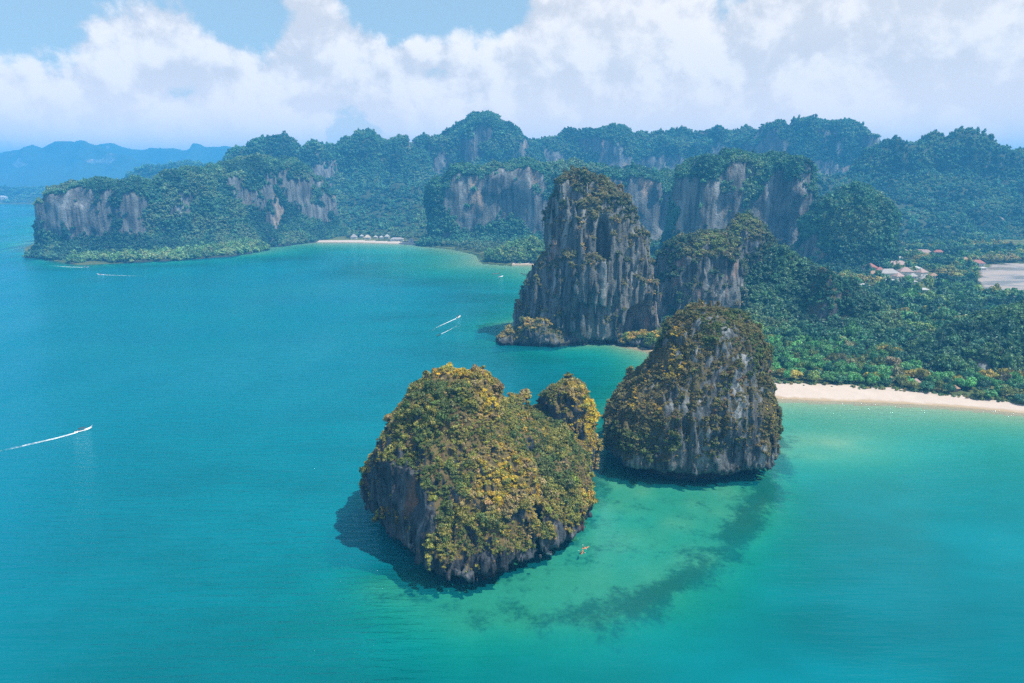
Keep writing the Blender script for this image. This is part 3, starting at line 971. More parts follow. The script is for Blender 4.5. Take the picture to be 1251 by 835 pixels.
# ---- low rocky promontory at the tower's foot, and the wooded outcrop beside the cove
def outcrop(name, label, px0, px1, py, hgt, depth, seed, n_bump, cols, count, lo_z=-3, ssize=(0.9, 2.6), h=0.9, vfloor=2.5):
    a, b_ = G(px0, py), G(px1, py)
    c = (a + b_) / 2
    c[1] += depth * 0.5
    r = np.random.default_rng(seed)
    L = (b_[0] - a[0]) / 2
    bumps = []
    for i in range(n_bump):
        u = -0.85 + 1.7 * (i + 0.5) / n_bump + r.normal() * 0.05
        bumps.append((c[0] + u * L, c[1] + r.uniform(-0.35, 0.35) * depth, r.uniform(0.18, 0.36) * L + 2, r.uniform(0.3, 0.55) * depth, hgt * (1 - 0.55 * abs(u) ** 1.5) * r.uniform(0.55, 1.1)))
    rt = empty(name, (c[0], c[1], 0))

    def base(X, Y, z):
        f = None
        for (bx, by, rx, ry, bh) in bumps:
            e = (np.sqrt(((X - bx) / rx) ** 2 + ((Y - by) / ry) ** 2 + (z[None, None, :] / bh) ** 2) - 1) * min(rx, ry, bh)
            f = e if f is None else smin(f, e, 1.5)
        return f
    v, q = rock_volume((a[0] - 8, c[1] - depth - 6, lo_z), (b_[0] + 8, c[1] + depth + 6, hgt * 1.3 + 5), h, base, 6, (2.2, 1.6, 1.4), 0.8, seed * 1.7, (2.0, 1.2))
    vg, nn, _ = island_veg(v, q, seed, vfloor, lambda v, n, z: 0 * z, (0.2, 0.6), 7.0)
    tag(rt, label, "rock outcrop", "rocks at the tower's foot")
    rock_object(rt, inv(v, rt), q, vg, ROCK3)
    if count:
        add_shrubs(rt, v, q, vg, count, seed, cols, [1] * len(cols), ssize, psz=14)
    return rt


outcrop("rocky_promontory", "low jagged rocks with yellowish shrubs at the left foot of the tall tower", 610, 710, 423, 19, 28, 71, 8, [GR3, (0.17, 0.13, 0.03), (0.20, 0.15, 0.035), DKG], 900)
outcrop("rocky_outcrop", "small bushy outcrop with yellow-green trees beside the cove's tiny beach", 756, 826, 427, 17, 24, 76, 4, [(0.07, 0.11, 0.02), OCHRE, (0.11, 0.13, 0.02)], 520, vfloor=3.5, ssize=(1.5, 3.6))
# ------------------------------------------------------------------ hills and mountains: volumes over a height map, warped so that cliffs flute and overhang
def filt(a, r, fn):
    out = a.copy()
    for ax_ in (0, 1):
        b_ = out.copy()
        for s in range(1, r + 1):
            for sg in (1, -1):
                sh_ = np.roll(out, s * sg, ax_)
                b_ = fn(b_, sh_)
        out = b_
    return out


HMAPS = []


def mass(name, label, crest, width, vox, seed, prof=(0.12, 0.50, 0.62, 0.40, 1.25), knoll=(14, 70), warp=(10, 45), mat=None,
         trees=6000, tree_r=(4.5, 8.0), cols=None, weights=None, key='far', veg_slope=(0.0, 0.36), cliff_bare=0.95, cat="hill", base_z=-5, tree_floor=1.0, gully=0.38, group=None, near_bias=None, kind="structure", rag=0.0):
    """crest: (photo x, photo y, distance); width: half width of the mass in metres (number or per crest point)"""
    C = np.array([P(c[0], c[1] + (12.5 if cat == 'mountain' and trees else 4.5 if cat in ('hill', 'headland') and trees > 3000 else 0), c[2]) for c in crest])
    W = np.full(len(C), width, float) if np.isscalar(width) else np.array(width, float)
    ext = W.max() * prof[4] * 1.25
    lo = (C[:, 0].min() - ext, C[:, 1].min() - ext); hi = (C[:, 0].max() + ext, C[:, 1].max() + ext)
    nx_, ny_ = int((hi[0] - lo[0]) / vox) + 2, int((hi[1] - lo[1]) / vox) + 2
    xs = (lo[0] + vox * np.arange(nx_)).astype(f32); ys = (lo[1] + vox * np.arange(ny_)).astype(f32)
    X, Y = np.meshgrid(xs, ys, indexing='ij')
    zero = np.zeros_like(X)
    wm = W.mean()
    wx = X + wm * gully * fbm(X / (wm * 0.9), Y / (wm * 0.9), zero, 4, 0.55, seed) ; wy = Y + wm * gully * fbm(X / (wm * 0.9), Y / (wm * 0.9), zero + 9, 4, 0.55, seed + 1)
    H = np.zeros_like(X)
    td, a, b_, cc, e = prof
    for i in range(max(1, len(C) - 1)):
        p0, p1 = C[i], C[min(i + 1, len(C) - 1)]
        ex, ey = p1[0] - p0[0], p1[1] - p0[1]
        L2 = max(ex * ex + ey * ey, 1e-6)
        t = np.clip(((wx - p0[0]) * ex + (wy - p0[1]) * ey) / L2, 0, 1)
        hc = p0[2] + (p1[2] - p0[2]) * t
        w = W[i] + (W[min(i + 1, len(W) - 1)] - W[i]) * t
        d = np.sqrt((wx - p0[0] - t * ex) ** 2 + (wy - p0[1] - t * ey) ** 2) / w
        top = 1 - td * np.clip(d / a, 0, 1) ** 2
        f = np.where(d < a, top, (1 - td) + (cc - (1 - td)) * sstep(d, a, b_))
        f = np.where(d > b_, cc * np.clip(1 - (d - b_) / (e - b_), 0, 1) ** 1.25, f)
        H = np.maximum(H, hc * f)
    w1_, wv = worley(X / knoll[1], Y / knoll[1])
    w2_, _v = worley(X / (knoll[1] * 0.42) + 9, Y / (knoll[1] * 0.42) + 3)
    kn = knoll[0] * ((0.55 - w1_) * (0.5 + wv) + 0.42 * (0.5 - w2_))
    H = H + kn * sstep(H, 8, 60) + np.where(H > 0.5, 3.0, 0) * fbm(X / 20, Y / 20, zero, 2, 0.5, seed + 4)
    rid = 1 - 2.4 * np.abs(fbm(X / (wm * 0.55), Y / (wm * 0.55), zero, 3, 0.5, seed + 11))
    H = H * (1 + 0.20 * np.clip(rid, -1, 0.5) * sstep(H, 20, 80)) if cat in ('mountain', 'hill', 'headland') else H
    if rag:
        H = H * (1 + rag * fbm(X / 28, Y / 28, zero, 3, 0.5, seed + 8))
    H = np.where(H < 0.8, base_z - 2, H)
    HMAPS.append((lo, vox, H))
    zs = (base_z + vox * np.arange(int((H.max() - base_z) / vox) + 4)).astype(f32)
    A, Lw = warp
    R = int(math.ceil(A / vox)) + 1
    Hmin, Hmax = filt(H, R, np.minimum), filt(H, R, np.maximum)
    f = (zs[None, None, :] - H[:, :, None]).astype(f32)
    band = (zs[None, None, :] > Hmin[:, :, None] - 2) & (zs[None, None, :] < Hmax[:, :, None] + 2)
    I = np.nonzero(band)
    x, y, z = xs[I[0]], ys[I[1]], zs[I[2]]
    sx = A * fbm(x / Lw, y / Lw, z / (Lw * 1.6), 3, 0.6, seed + 5); sy = A * fbm(x / Lw, y / Lw, z / (Lw * 1.6) + 20, 3, 0.6, seed + 6)
    u = np.clip((x + sx - lo[0]) / vox, 0, nx_ - 1.01); w = np.clip((y + sy - lo[1]) / vox, 0, ny_ - 1.01)
    i0 = u.astype(np.int32); j0 = w.astype(np.int32); fu = u - i0; fw = w - j0
    hl = (H[i0, j0] * (1 - fu) + H[i0 + 1, j0] * fu) * (1 - fw) + (H[i0, j0 + 1] * (1 - fu) + H[i0 + 1, j0 + 1] * fu) * fw
    f[I] = z - hl
    for s_ in (f[0], f[-1], f[:, 0], f[:, -1], f[:, :, -1]):
        np.maximum(s_, 1, out=s_)
    v, q = surface_nets(f, (lo[0], lo[1], base_z), vox)
    n = vert_normals(v, q)
    nz_ = fbm(v[:, 0] / (Lw * 1.2), v[:, 1] / (Lw * 1.2), v[:, 2] / (Lw * 1.2), 4, 0.55, seed + 7)
    expo = fbm(v[:, 0] / 150, v[:, 1] / 150, v[:, 2] / 110, 2, 0.5, seed + 13)
    veg = sstep(n[:, 2] + nz_ * 0.8 - expo * 0.9 * (cat != 'slope'), *veg_slope)
    veg = np.clip(1 - (1 - veg) * cliff_bare, 0, 1) * sstep(v[:, 2], tree_floor, tree_floor + 2)
    # keep what the camera side can see
    toc = np.array([0, 0, CAM_H], f32) - v
    facing = (n * toc).sum(1) / np.linalg.norm(toc, axis=1)
    rt = empty(name, (float(C[:, 0].mean()), float(C[:, 1].mean()), 0))
    tag(rt, label, cat, group, kind)
    rock_object(rt, inv(v, rt), q, veg, mat or ROCK4, "cliff")
    if trees:
        fwt = (veg ** 2 * (facing > -0.25) * sstep(v[:, 2], tree_floor, tree_floor + 3))[q].mean(1)
        p, nn, k = sample_faces(v, q, fwt, trees, int(seed * 10) + 3)
        pat = rank01(fbm(p[:, 0] / 60, p[:, 1] / 60, p[:, 2] / 60, 3, 0.55, seed + 2))
        r = np.random.default_rng(int(seed * 10))
        s = r.uniform(*tree_r, trees) * (0.8 + 0.5 * r.random(trees) ** 3)
        scatter("forest", key, inv(p + np.stack([nn[:, 0], nn[:, 1], 0.3 + 0 * nn[:, 2]], 1) * (s * 0.2)[:, None], rt), s, palette(trees, cols or HILL, weights or [1] * len(cols or HILL), pat, int(seed)), rt, 0.15, int(seed))
    return rt


HILL = [(0.016, 0.052, 0.032), (0.026, 0.078, 0.044), (0.042, 0.112, 0.056), (0.032, 0.088, 0.046), (0.07, 0.125, 0.06)]
LITE = [(0.055, 0.115, 0.04), (0.08, 0.145, 0.05), (0.11, 0.155, 0.055), (0.06, 0.12, 0.035)]
CLIFFY = (0.10, 0.56, 0.64, 0.26, 1.1)
RANGE = (0.14, 0.42, 0.50, 0.52, 1.5)

# left headland and the wooded skirt at its foot
mass("headland", "long wooded headland with pink-streaked cliffs at the left", [(62, 247, 1195), (80, 236, 1205), (105, 229, 1215), (150, 228, 1235), (185, 227, 1260), (212, 215, 1290), (240, 214, 1320), (265, 212, 1350), (298, 202, 1420), (330, 198, 1470), (352, 201, 1510), (370, 217, 1550), (390, 235, 1580)],
     [50, 60, 66, 72, 74, 76, 78, 82, 84, 86, 84, 76, 60], 3.6, 1.0, CLIFFY, (13, 55), (9, 38), trees=16000, tree_r=(2.6, 5.2), cat="headland", veg_slope=(0.0, 0.34), cols=[(0.016, 0.05, 0.030), (0.025, 0.07, 0.04), (0.04, 0.10, 0.05), (0.07, 0.115, 0.055)], cliff_bare=0.95)
mass("wooded_slope", "low wooded shore slope below the left headland's cliffs", [(100, 316, 1115), (150, 312, 1132), (215, 309, 1165), (270, 304, 1215), (305, 296, 1285)], [24, 34, 40, 38, 30], 3.6, 2.0, (0.2, 0.5, 0.85, 0.35, 1.2), (6, 30), (5, 25), trees=1500, tree_r=(4, 7.5), cols=LITE, cat="slope", veg_slope=(-0.3, 0.2), tree_floor=0.5)
# cliff block behind the bay, left of the tall tower
mass("cliff_block", "dark sheer cliff block with wooded top standing behind the tall tower", [(540, 222, 1400), (562, 212, 1410), (600, 209, 1420), (650, 206, 1420), (700, 206, 1420), (760, 210, 1410), (800, 216, 1400), (825, 226, 1390)], [48, 60, 66, 70, 72, 72, 66, 56], 3.6, 3.0, (0.10, 0.62, 0.70, 0.16, 1.1), (16, 60), (16, 60), trees=9000, tree_r=(3.0, 5.8), veg_slope=(0.0, 0.35))
mass("wooded_islet", "small bright green wooded mound on the shore left of the tall tower", [(606, 309, 1120), (628, 298, 1120), (648, 293, 1120), (675, 302, 1115)], [17, 24, 26, 26], 2.6, 4.0, (0.25, 0.5, 0.8, 0.45, 1.25), (5, 22), (4, 20), trees=420, tree_r=(4.5, 8.0), cols=LITE, cat="mound", veg_slope=(-0.6, 0.0), key='mid', tree_floor=0.6)
# mid karsts right of the tower
mass("cliff_hill", "broad dark cliff with overhanging wooded rim behind the towers", [(852, 212, 1130), (872, 199, 1135), (905, 197, 1140), (935, 199, 1140), (958, 204, 1130), (974, 222, 1120)], [52, 62, 68, 70, 62, 46], 3.0, 5.0, (0.08, 0.66, 0.74, 0.16, 1.15), (14, 50), (15, 55), trees=6500, tree_r=(2.8, 5.4), veg_slope=(0.02, 0.36))
mass("wooded_knoll", "steep wooded knoll right of the dark cliff above the village", [(1005, 262, 1010), (1020, 243, 1015), (1042, 233, 1020), (1062, 239, 1015), (1078, 262, 1005)], [34, 44, 52, 48, 34], 2.8, 6.0, (0.12, 0.58, 0.74, 0.2, 1.2), (9, 40), (8, 34), trees=3800, tree_r=(2.8, 5.6), veg_slope=(-0.15, 0.25), cliff_bare=0.8)
# near forested ridge running down from the peak, pinnacle, right-hand bluff
mass("wooded_ridge", "dark wooded ridge sloping down from the peak towards the beach forest", [(925, 300, 715), (955, 312, 690), (985, 330, 660), (1015, 345, 640), (1045, 362, 620)], [80, 82, 74, 62, 44], 3.0, 7.0, (0.2, 0.35, 0.9, 0.30, 1.35), (9, 34), (6, 30), trees=3200, tree_r=(3.4, 6.2), cols=[(0.024, 0.06, 0.034), (0.034, 0.08, 0.04), (0.05, 0.10, 0.045), (0.07, 0.11, 0.045)], veg_slope=(-0.3, 0.1), key='mid', tree_floor=0.5)
mass("rock_pinnacle", "small grey rock pinnacle poking out of the forest before the village", [(1009, 327, 610), (1020, 338, 614), (1030, 352, 618)], [14, 14, 12], 1.6, 8.0, (0.45, 0.6, 1.0, 0.25, 1.5), (6, 16), (5, 16), trees=330, tree_r=(1.8, 3.2), mat=ROCK3, veg_slope=(0.1, 0.5), cat="pinnacle", tree_floor=4, key='mid', cols=HILL, kind="thing")
mass("wooded_bluff", "dark wooded bluff with a low grey cliff behind the beach's right end", [(1165, 432, 480), (1200, 402, 495), (1255, 386, 500), (1330, 372, 505), (1420, 366, 510)], [34, 48, 58, 64, 64], 2.4, 9.0, (0.2, 0.4, 1.0, 0.20, 1.15), (7, 30), (5, 24), trees=2600, tree_r=(3.2, 5.8), cols=[(0.024, 0.06, 0.034), (0.034, 0.08, 0.038), (0.05, 0.10, 0.04)], veg_slope=(-0.4, 0.1), key='mid', mat=ROCK3, tree_floor=3.5)
# back ranges
mass("mountain_ridge", "rounded wooded mountain at the left end of the back range", [(284, 196, 1950), (302, 180, 1960), (330, 168, 1970), (350, 164, 1980), (372, 169, 2000), (392, 180, 2020)], [90, 120, 150, 150, 140, 120], 5.5, 10.0, RANGE, (26, 85), (12, 60), trees=9180, tree_r=(3.0, 6.4), cat="mountain", group="back range")
mass("mountain_ridge", "wooded mountain with one pale cliff scar, left of the pointed summit", [(398, 184, 2050), (418, 174, 2060), (434, 163, 2070), (448, 160, 2080), (462, 167, 2100), (480, 170, 2120), (505, 168, 2150)], [110, 130, 150, 150, 150, 150, 140], 5.5, 11.0, (0.14, 0.40, 0.50, 0.60, 1.7), (26, 85), (12, 60), trees=13260, tree_r=(3.0, 6.4), cat="mountain", group="back range")
mass("mountain_ridge", "highest pointed wooded mountain with pale cliff scars in the middle", [(515, 168, 2200), (535, 166, 2200), (548, 158, 2200), (570, 147, 2200), (592, 139, 2200), (606, 144, 2205), (622, 158, 2210), (640, 174, 2230)], [110, 120, 140, 160, 175, 170, 150, 120], 5.5, 12.0, (0.12, 0.44, 0.52, 0.50, 1.55), (26, 85), (14, 60), trees=13260, tree_r=(3.0, 6.4), cat="mountain", group="back range")
mass("mountain_ridge", "long level wooded range behind the tall tower", [(655, 170, 2320), (690, 167, 2320), (716, 157, 2320), (740, 153, 2320), (768, 156, 2320), (792, 162, 2320), (818, 156, 2310), (855, 150, 2300), (882, 156, 2300), (918, 159, 2300)], 190, 6.0, 13.0, RANGE, (28, 90), (14, 65), trees=20400, tree_r=(3.0, 6.4), cat="mountain", group="back range")
mass("mountain_ridge", "flat-topped wooded mountain right of the range behind the tower", [(940, 158, 2200), (956, 148, 2200), (985, 145, 2200), (1014, 148, 2200), (1030, 155, 2200), (1042, 170, 2190)], [150, 165, 175, 175, 160, 120], 5.5, 14.0, (0.10, 0.46, 0.56, 0.46, 1.6), (26, 85), (14, 60), trees=13260, tree_r=(3.0, 6.4), cat="mountain", group="back range")
mass("mountain_slope", "broad wooded mountainside rising at the right behind the village", [(1068, 184, 1800), (1084, 174, 1800), (1102, 170, 1800), (1124, 172, 1790), (1152, 164, 1780), (1182, 165, 1770), (1208, 174, 1750), (1230, 186, 1740), (1260, 182, 1760), (1310, 186, 1780), (1400, 190, 1800)], [140, 170, 180, 190, 200, 200, 190, 180, 190, 200, 200], 5.5, 15.0, (0.14, 0.30, 0.44, 0.62, 2.1), (26, 80), (12, 55), trees=24225, tree_r=(3.0, 6.4), cat="mountain", group="back range", cols=HILL + [(0.05, 0.10, 0.035)])
mass("wooded_hill", "forested valley slope rising gently behind the resort beach", [(395, 243, 1880), (440, 232, 1900), (490, 226, 1900), (540, 224, 1880)], [150, 180, 190, 170], 5.0, 16.0, (0.2, 0.3, 0.8, 0.55, 1.9), (9, 60), (8, 45), trees=4200, tree_r=(4.8, 8), veg_slope=(-0.3, 0.1), cols=HILL + [(0.05, 0.10, 0.035)])
mass("wooded_hill", "forested middle ground filling the valley behind the dark cliffs", [(690, 215, 1800), (780, 212, 1780), (860, 208, 1750), (960, 215, 1700), (1040, 222, 1650)], 200, 6.0, 17.0, (0.2, 0.3, 0.8, 0.5, 1.7), (14, 70), (10, 50), trees=6000, tree_r=(5, 8.6), veg_slope=(-0.3, 0.1))
# far shore and far mountains
mass("far_shore", "hazy low wooded far shore at the left edge", [(-160, 226, 3700), (-60, 229, 3650), (10, 231, 3600), (50, 231, 3600), (100, 228, 3650)], 180, 10.0, 18.0, (0.3, 0.4, 0.9, 0.3, 1.4), (12, 120), (10, 70), trees=2600, tree_r=(7, 13), cat="shore", veg_slope=(-0.3, 0.1))
mass("far_hill", "hazy blue wooded hill behind the left headland", [(150, 219, 2900), (180, 211, 2920), (206, 205, 2950), (235, 206, 2950), (262, 203, 2950), (300, 200, 2950)], [130, 150, 170, 180, 180, 180], 9.0, 19.0, (0.25, 0.4, 0.8, 0.5, 1.5), (14, 110), (10, 70), trees=2600, tree_r=(6.5, 11), veg_slope=(-0.3, 0.1))
mass("far_mountain", "pale blue two-peaked mountain on the left horizon", [(-120, 205, 6300), (-40, 197, 6200), (10, 190, 6200), (42, 181, 6200), (58, 186, 6200), (76, 178, 6200), (102, 176, 6200), (122, 184, 6180), (150, 195, 6150), (180, 206, 6100)], [480, 480, 450, 440, 450, 480, 450, 440, 400, 350], 26, 20.0, (0.25, 0.25, 0.6, 0.45, 1.9), (45, 300), (30, 150), trees=0, cat="mountain", veg_slope=(-0.2, 0.2))
mass("far_mountain", "faintest jagged mountain line on the left horizon", [(-150, 190, 7000), (60, 190, 7000), (105, 180, 7000), (140, 185, 7000), (165, 190, 7000), (185, 184, 7000), (208, 190, 7000), (228, 192, 7000), (248, 179, 7000), (270, 183, 7000), (300, 190, 7000), (420, 196, 7000)], 440, 30, 21.0, (0.2, 0.25, 0.5, 0.5, 1.8), (60, 420), (40, 220), trees=0, cat="mountain", veg_slope=(-0.2, 0.2))
# ------------------------------------------------------------------ mesh pieces for built things
class MB:
    def __init__(s):
        s.v = []; s.f = []

    def add(s, vs, fs):
        o = len(s.v)
        s.v += [tuple(map(float, p)) for p in vs]
        s.f += [tuple(i + o for i in f) for f in fs]
        return s

    def box(s, x0, x1, y0, y1, z0, z1):
        return s.add([(x, y, z) for z in (z0, z1) for y in (y0, y1) for x in (x0, x1)], [(0, 2, 3, 1), (4, 5, 7, 6), (0, 1, 5, 4), (2, 6, 7, 3), (0, 4, 6, 2), (1, 3, 7, 5)])

    def tube(s, pts, rad, n=6):
        pts = [np.array(p, float) for p in pts]
        rads = [rad] * len(pts) if np.isscalar(rad) else rad
        o = len(s.v)
        for i, p in enumerate(pts):
            d = pts[min(i + 1, len(pts) - 1)] - pts[max(i - 1, 0)]
            d /= np.linalg.norm(d) + 1e-9
            a = np.cross(d, (0.31, 0.95, 0.05)); a /= np.linalg.norm(a); b_ = np.cross(d, a)
            for k in range(n):
                t = 2 * math.pi * k / n
                s.v.append(tuple(p + rads[i] * (math.cos(t) * a + math.sin(t) * b_)))
        for i in range(len(pts) - 1):
            for k in range(n):
                s.f.append((o + i * n + k, o + i * n + (k + 1) % n, o + (i + 1) * n + (k + 1) % n, o + (i + 1) * n + k))
        s.f.append(tuple(o + k for k in range(n))[::-1]); s.f.append(tuple(o + (len(pts) - 1) * n + k for k in range(n)))
        return s

    def loft(s, rings, closed=True, cap=True):
        o = len(s.v); n = len(rings[0])
        for r_ in rings:
            s.v += [tuple(map(float, p)) for p in r_]
        for i in range(len(rings) - 1):
            for k in range(n if closed else n - 1):
                s.f.append((o + i * n + k, o + i * n + (k + 1) % n, o + (i + 1) * n + (k + 1) % n, o + (i + 1) * n + k))
        if cap:
            s.f.append(tuple(o + k for k in range(n))[::-1]); s.f.append(tuple(o + (len(rings) - 1) * n + k for k in range(n)))
        return s

    def mesh(s, name, mat, smooth=False):
        me = bpy.data.meshes.new(name)
        me.from_pydata(s.v, [], s.f)
        me.materials.append(mat)
        me.update()
        if smooth:
            me.polygons.foreach_set('use_smooth', np.full(len(me.polygons), True))
        return me

    def build(s, name, mat, parent=None, smooth=False):
        return link(bpy.data.objects.new(name, s.mesh(name, mat, smooth)), parent)


def copy_tree(o, parent=None):
    c = o.copy()
    COL.objects.link(c)
    c.parent = parent
    for ch in list(o.children):
        copy_tree(ch, c)
    return c


def ground_z(x, y):
    X = np.array([float(x)]); Y = np.array([float(y)])
    z = float(terrain(X, Y)[0][0])
    return max(z, mass_h(X, Y)[0])


def mass_h(X, Y):
    out = np.full(X.shape, -10.0)
    for (lo, vox, H) in HMAPS:
        u = (X - lo[0]) / vox; w = (Y - lo[1]) / vox
        ok = (u >= 0) & (w >= 0) & (u < H.shape[0] - 1) & (w < H.shape[1] - 1)
        out[ok] = np.maximum(out[ok], H[u[ok].astype(int), w[ok].astype(int)])
    return out


# ------------------------------------------------------------------ houses
WALL_W = simple_mat("white_wall", (0.72, 0.70, 0.66), 0.8)
WALL_T = simple_mat("timber_wall", (0.30, 0.20, 0.13), 0.8)
GLASS = simple_mat("dark_glass", (0.04, 0.05, 0.06), 0.15)
ROOFS = {k: simple_mat("roof_" + k, c, 0.75, var=0.2, scale=0.5) for k, c in dict(pink=(0.36, 0.25, 0.22), white=(0.42, 0.41, 0.40), red=(0.32, 0.11, 0.085), grey=(0.32, 0.30, 0.29), brown=(0.34, 0.20, 0.12), thatch=(0.48, 0.40, 0.30)).items()}


def house(px, py, w, d, h, roof, label, name="house", rz=0.0, steep=0.45, cat="house", group=None, wall=None, at=None, lift=0.0):
    if at is None:
        z = 0.0
        for _ in range(6):
            p = G(px, py, z); z = float(terrain(np.array([p[0]]), np.array([p[1]]))[0][0])
    else:
        p = np.array(at, float); z = p[2]
    rt = empty(name, (float(p[0]), float(p[1]), float(z) + lift), rz)
    tag(rt, label, cat, group)
    wm_ = wall or WALL_W
    hx, hy = w / 2, d / 2
    MB().box(-hx, hx, -hy, hy, -1.5, h).build("wall", wm_, rt)
    e = 0.7; rh = min(w, d) * steep; rl = max(0.0, (w - d) / 2 * 0.9) if w > d else 0.0
    zt = h + 0.02
    MB().add([(-hx - e, -hy - e, zt - 0.3), (hx + e, -hy - e, zt - 0.3), (hx + e, hy + e, zt - 0.3), (-hx - e, hy + e, zt - 0.3), (-rl, 0, zt + rh), (rl + 0.01, 0, zt + rh),
              (-hx - e, -hy - e, zt - 0.05), (hx + e, -hy - e, zt - 0.05), (hx + e, hy + e, zt - 0.05), (-hx - e, hy + e, zt - 0.05)],
             [(0, 3, 2, 1), (6, 7, 5, 4), (7, 8, 5), (8, 9, 4, 5), (9, 6, 4), (0, 1, 7, 6), (1, 2, 8, 7), (2, 3, 9, 8), (3, 0, 6, 9)]).build("roof", ROOFS[roof], rt)
    MB().box(-0.6, 0.6, -hy - 0.06, -hy + 0.05, 0.0, 2.1).build("door", WALL_T, rt)
    nwin = max(1, int(w / 7))
    for i in range(nwin):
        for s_ in (-1, 1):
            x = s_ * (2.2 + i * 3.2)
            if abs(x) + 0.8 < hx:
                MB().box(x - 0.7, x + 0.7, -hy - 0.05, -hy + 0.05, 1.0, 2.3).build("window", GLASS, rt)
    return rt


VG = "village houses"
house(1089, 329, 44, 13, 7, "pink", "long building with a pinkish roof in the middle of the village", "long_house", 0.05, 0.40, group=VG)
house(1062, 331, 17, 12, 5, "red", "reddish-roofed house at the village's left end, upper one", rz=0.3, group=VG)
house(1066, 339, 15, 11, 4, "brown", "brownish-roofed house just below the red roof at the village's left", rz=-0.2, group=VG)
house(1084, 338, 26, 12, 5, "grey", "grey-roofed building below the long pinkish roof", rz=0.1, group=VG)
house(1105, 337, 17, 12, 6, "pink", "squarer pink-roofed house below the long building's right end", rz=-0.1, group=VG)
house(1083, 346, 24, 8, 3.4, "white", "long low white roof at the village's front, left of two", rz=0.03, steep=0.2, group=VG)
house(1108, 347, 21, 8, 3.4, "white", "long low white roof at the village's front, right of two", rz=0.03, steep=0.2, group=VG)
house(1125, 337, 13, 10, 5, "pink", "small pink-roofed house at the village's right, rear", rz=0.4, group=VG)
house(1130, 344, 12, 10, 4, "grey", "small grey-roofed house at the village's right, before the pink one", rz=-0.3, group=VG)
house(1054, 352, 12, 8, 3.5, "white", "white-roofed house nearest the rock pinnacle", rz=0.1, steep=0.25, group=VG)
house(1115, 355, 6, 6, 3, "white", "tiny white-roofed hut among the trees before the village", rz=0.2, steep=0.3, group=VG)
house(1128, 357, 10, 7, 3.2, "white", "white-roofed house lowest and rightmost before the village", rz=-0.15, steep=0.25, group=VG)
house(1126, 312, 28, 10, 5, "pink", "long pale pink building uphill behind the village", rz=-0.3, group=VG)
house(1103, 309, 9, 8, 4, "white", "small white house uphill left of the long pale building", rz=0.2, group=VG)
house(1146, 311, 15, 8, 4, "red", "red-roofed house uphill right of the long pale building", rz=-0.25, group=VG)
house(1193, 325, 18, 10, 4.5, "red", "bright red-roofed house beside the tidal flat", rz=-0.1, group=VG)
house(1200, 330, 9, 6, 3, "white", "small white-roofed shed at the edge of the tidal flat", rz=0.1, steep=0.25, group=VG)
house(1097, 341, 12, 9, 4, "pink", "pink-roofed house tucked between the grey roof and the squarer pink one", rz=0.25, group=VG)
house(1114, 341, 10, 8, 4, "grey", "grey-roofed house just right of the squarer pink one", rz=0.1, group=VG)
house(1074, 334, 11, 9, 4.5, "red", "dull red roof touching the long building's left end", rz=-0.15, group=VG)
house(1118, 332, 12, 9, 5, "white", "white-roofed house right of the long pinkish building", rz=0.2, steep=0.3, group=VG)
house(1140, 340, 9, 7, 3.6, "brown", "lone brown roof farthest right in the village cluster", rz=-0.2, group=VG)
house(1098, 320, 12, 9, 4.5, "grey", "grey-roofed house uphill directly above the long building", rz=0.1, group=VG)
house(1178, 320, 9, 8, 4, "brown", "brown-roofed house left of the bright red roof", rz=0.2, group=VG)
RG = "resort buildings on the far beach"
house(432.5, 292, 13, 11, 4, "grey", "tall pale pyramid-roofed pavilion at the far beach", "pavilion", 0.1, 0.6, "pavilion", RG)
house(442, 290.5, 7, 6, 3.5, "white", "small white hut just right of the tall pavilion", "hut", 0, 0.5, "hut", RG)
house(449, 292.5, 13, 9, 4, "thatch", "thatched hut second right of the tall pavilion", "hut", 0.1, 0.6, "hut", RG)
house(459, 291.5, 7, 6, 3.5, "white", "small white hut midway along the far beach", "hut", 0, 0.5, "hut", RG)
house(466, 292, 8, 6, 3.5, "white", "white hut left of the last steep roof on the far beach", "hut", 0.2, 0.5, "hut", RG)
house(473, 291.5, 9, 7, 4, "white", "steep white hut beside the long resort hall", "hut", -0.1, 0.7, "hut", RG)
house(485, 294.5, 27, 9, 4, "grey", "long grey-roofed resort hall at the far beach", "hall", 0.02, 0.35, "hall", RG)
house(502, 295.5, 10, 7, 4, "white", "white building at the right end of the far beach", "hut", 0, 0.4, "hut", RG)
house(351, 295, 16, 6, 3, "grey", "low grey shelter at the left end of the far beach", "shelter", -0.05, 0.3, "shelter", RG)
BG_ = "huts behind the near beach"
house(1087, 467.5, 4.6, 4, 2.4, "brown", "small brown hut under the trees behind the near beach, left of three", "hut", 0.2, 0.5, "hut", BG_, WALL_T)
house(1118, 470.5, 5, 4, 2.5, "pink", "pinkish-roofed hut at the trees' edge behind the near beach, middle of three", "hut", -0.1, 0.5, "hut", BG_)
house(1166, 478, 3.4, 3, 2.3, "brown", "tiny brown shelter by the beach near the bluff, right of three", "hut", 0.1, 0.5, "hut", BG_, WALL_T)
FG = "far shore buildings"
for px, D, w, h, rf, lb in ((5, 3430, 34, 14, "white", "white building at the picture's left edge on the hazy far shore"), (62, 3440, 26, 8, "white", "low white building on the far shore left of the tall one"), (75, 3445, 20, 26, "red", "tall white block with red roof on the hazy far shore"), (88, 3450, 28, 9, "grey", "low grey building on the far shore right of the tall one")):
    q_ = P(px, 250, D)
    house(0, 0, w, 20, h, rf, lb, "building", 0, 0.4, "building", FG, at=(q_[0], q_[1], ground_z(q_[0], q_[1])))

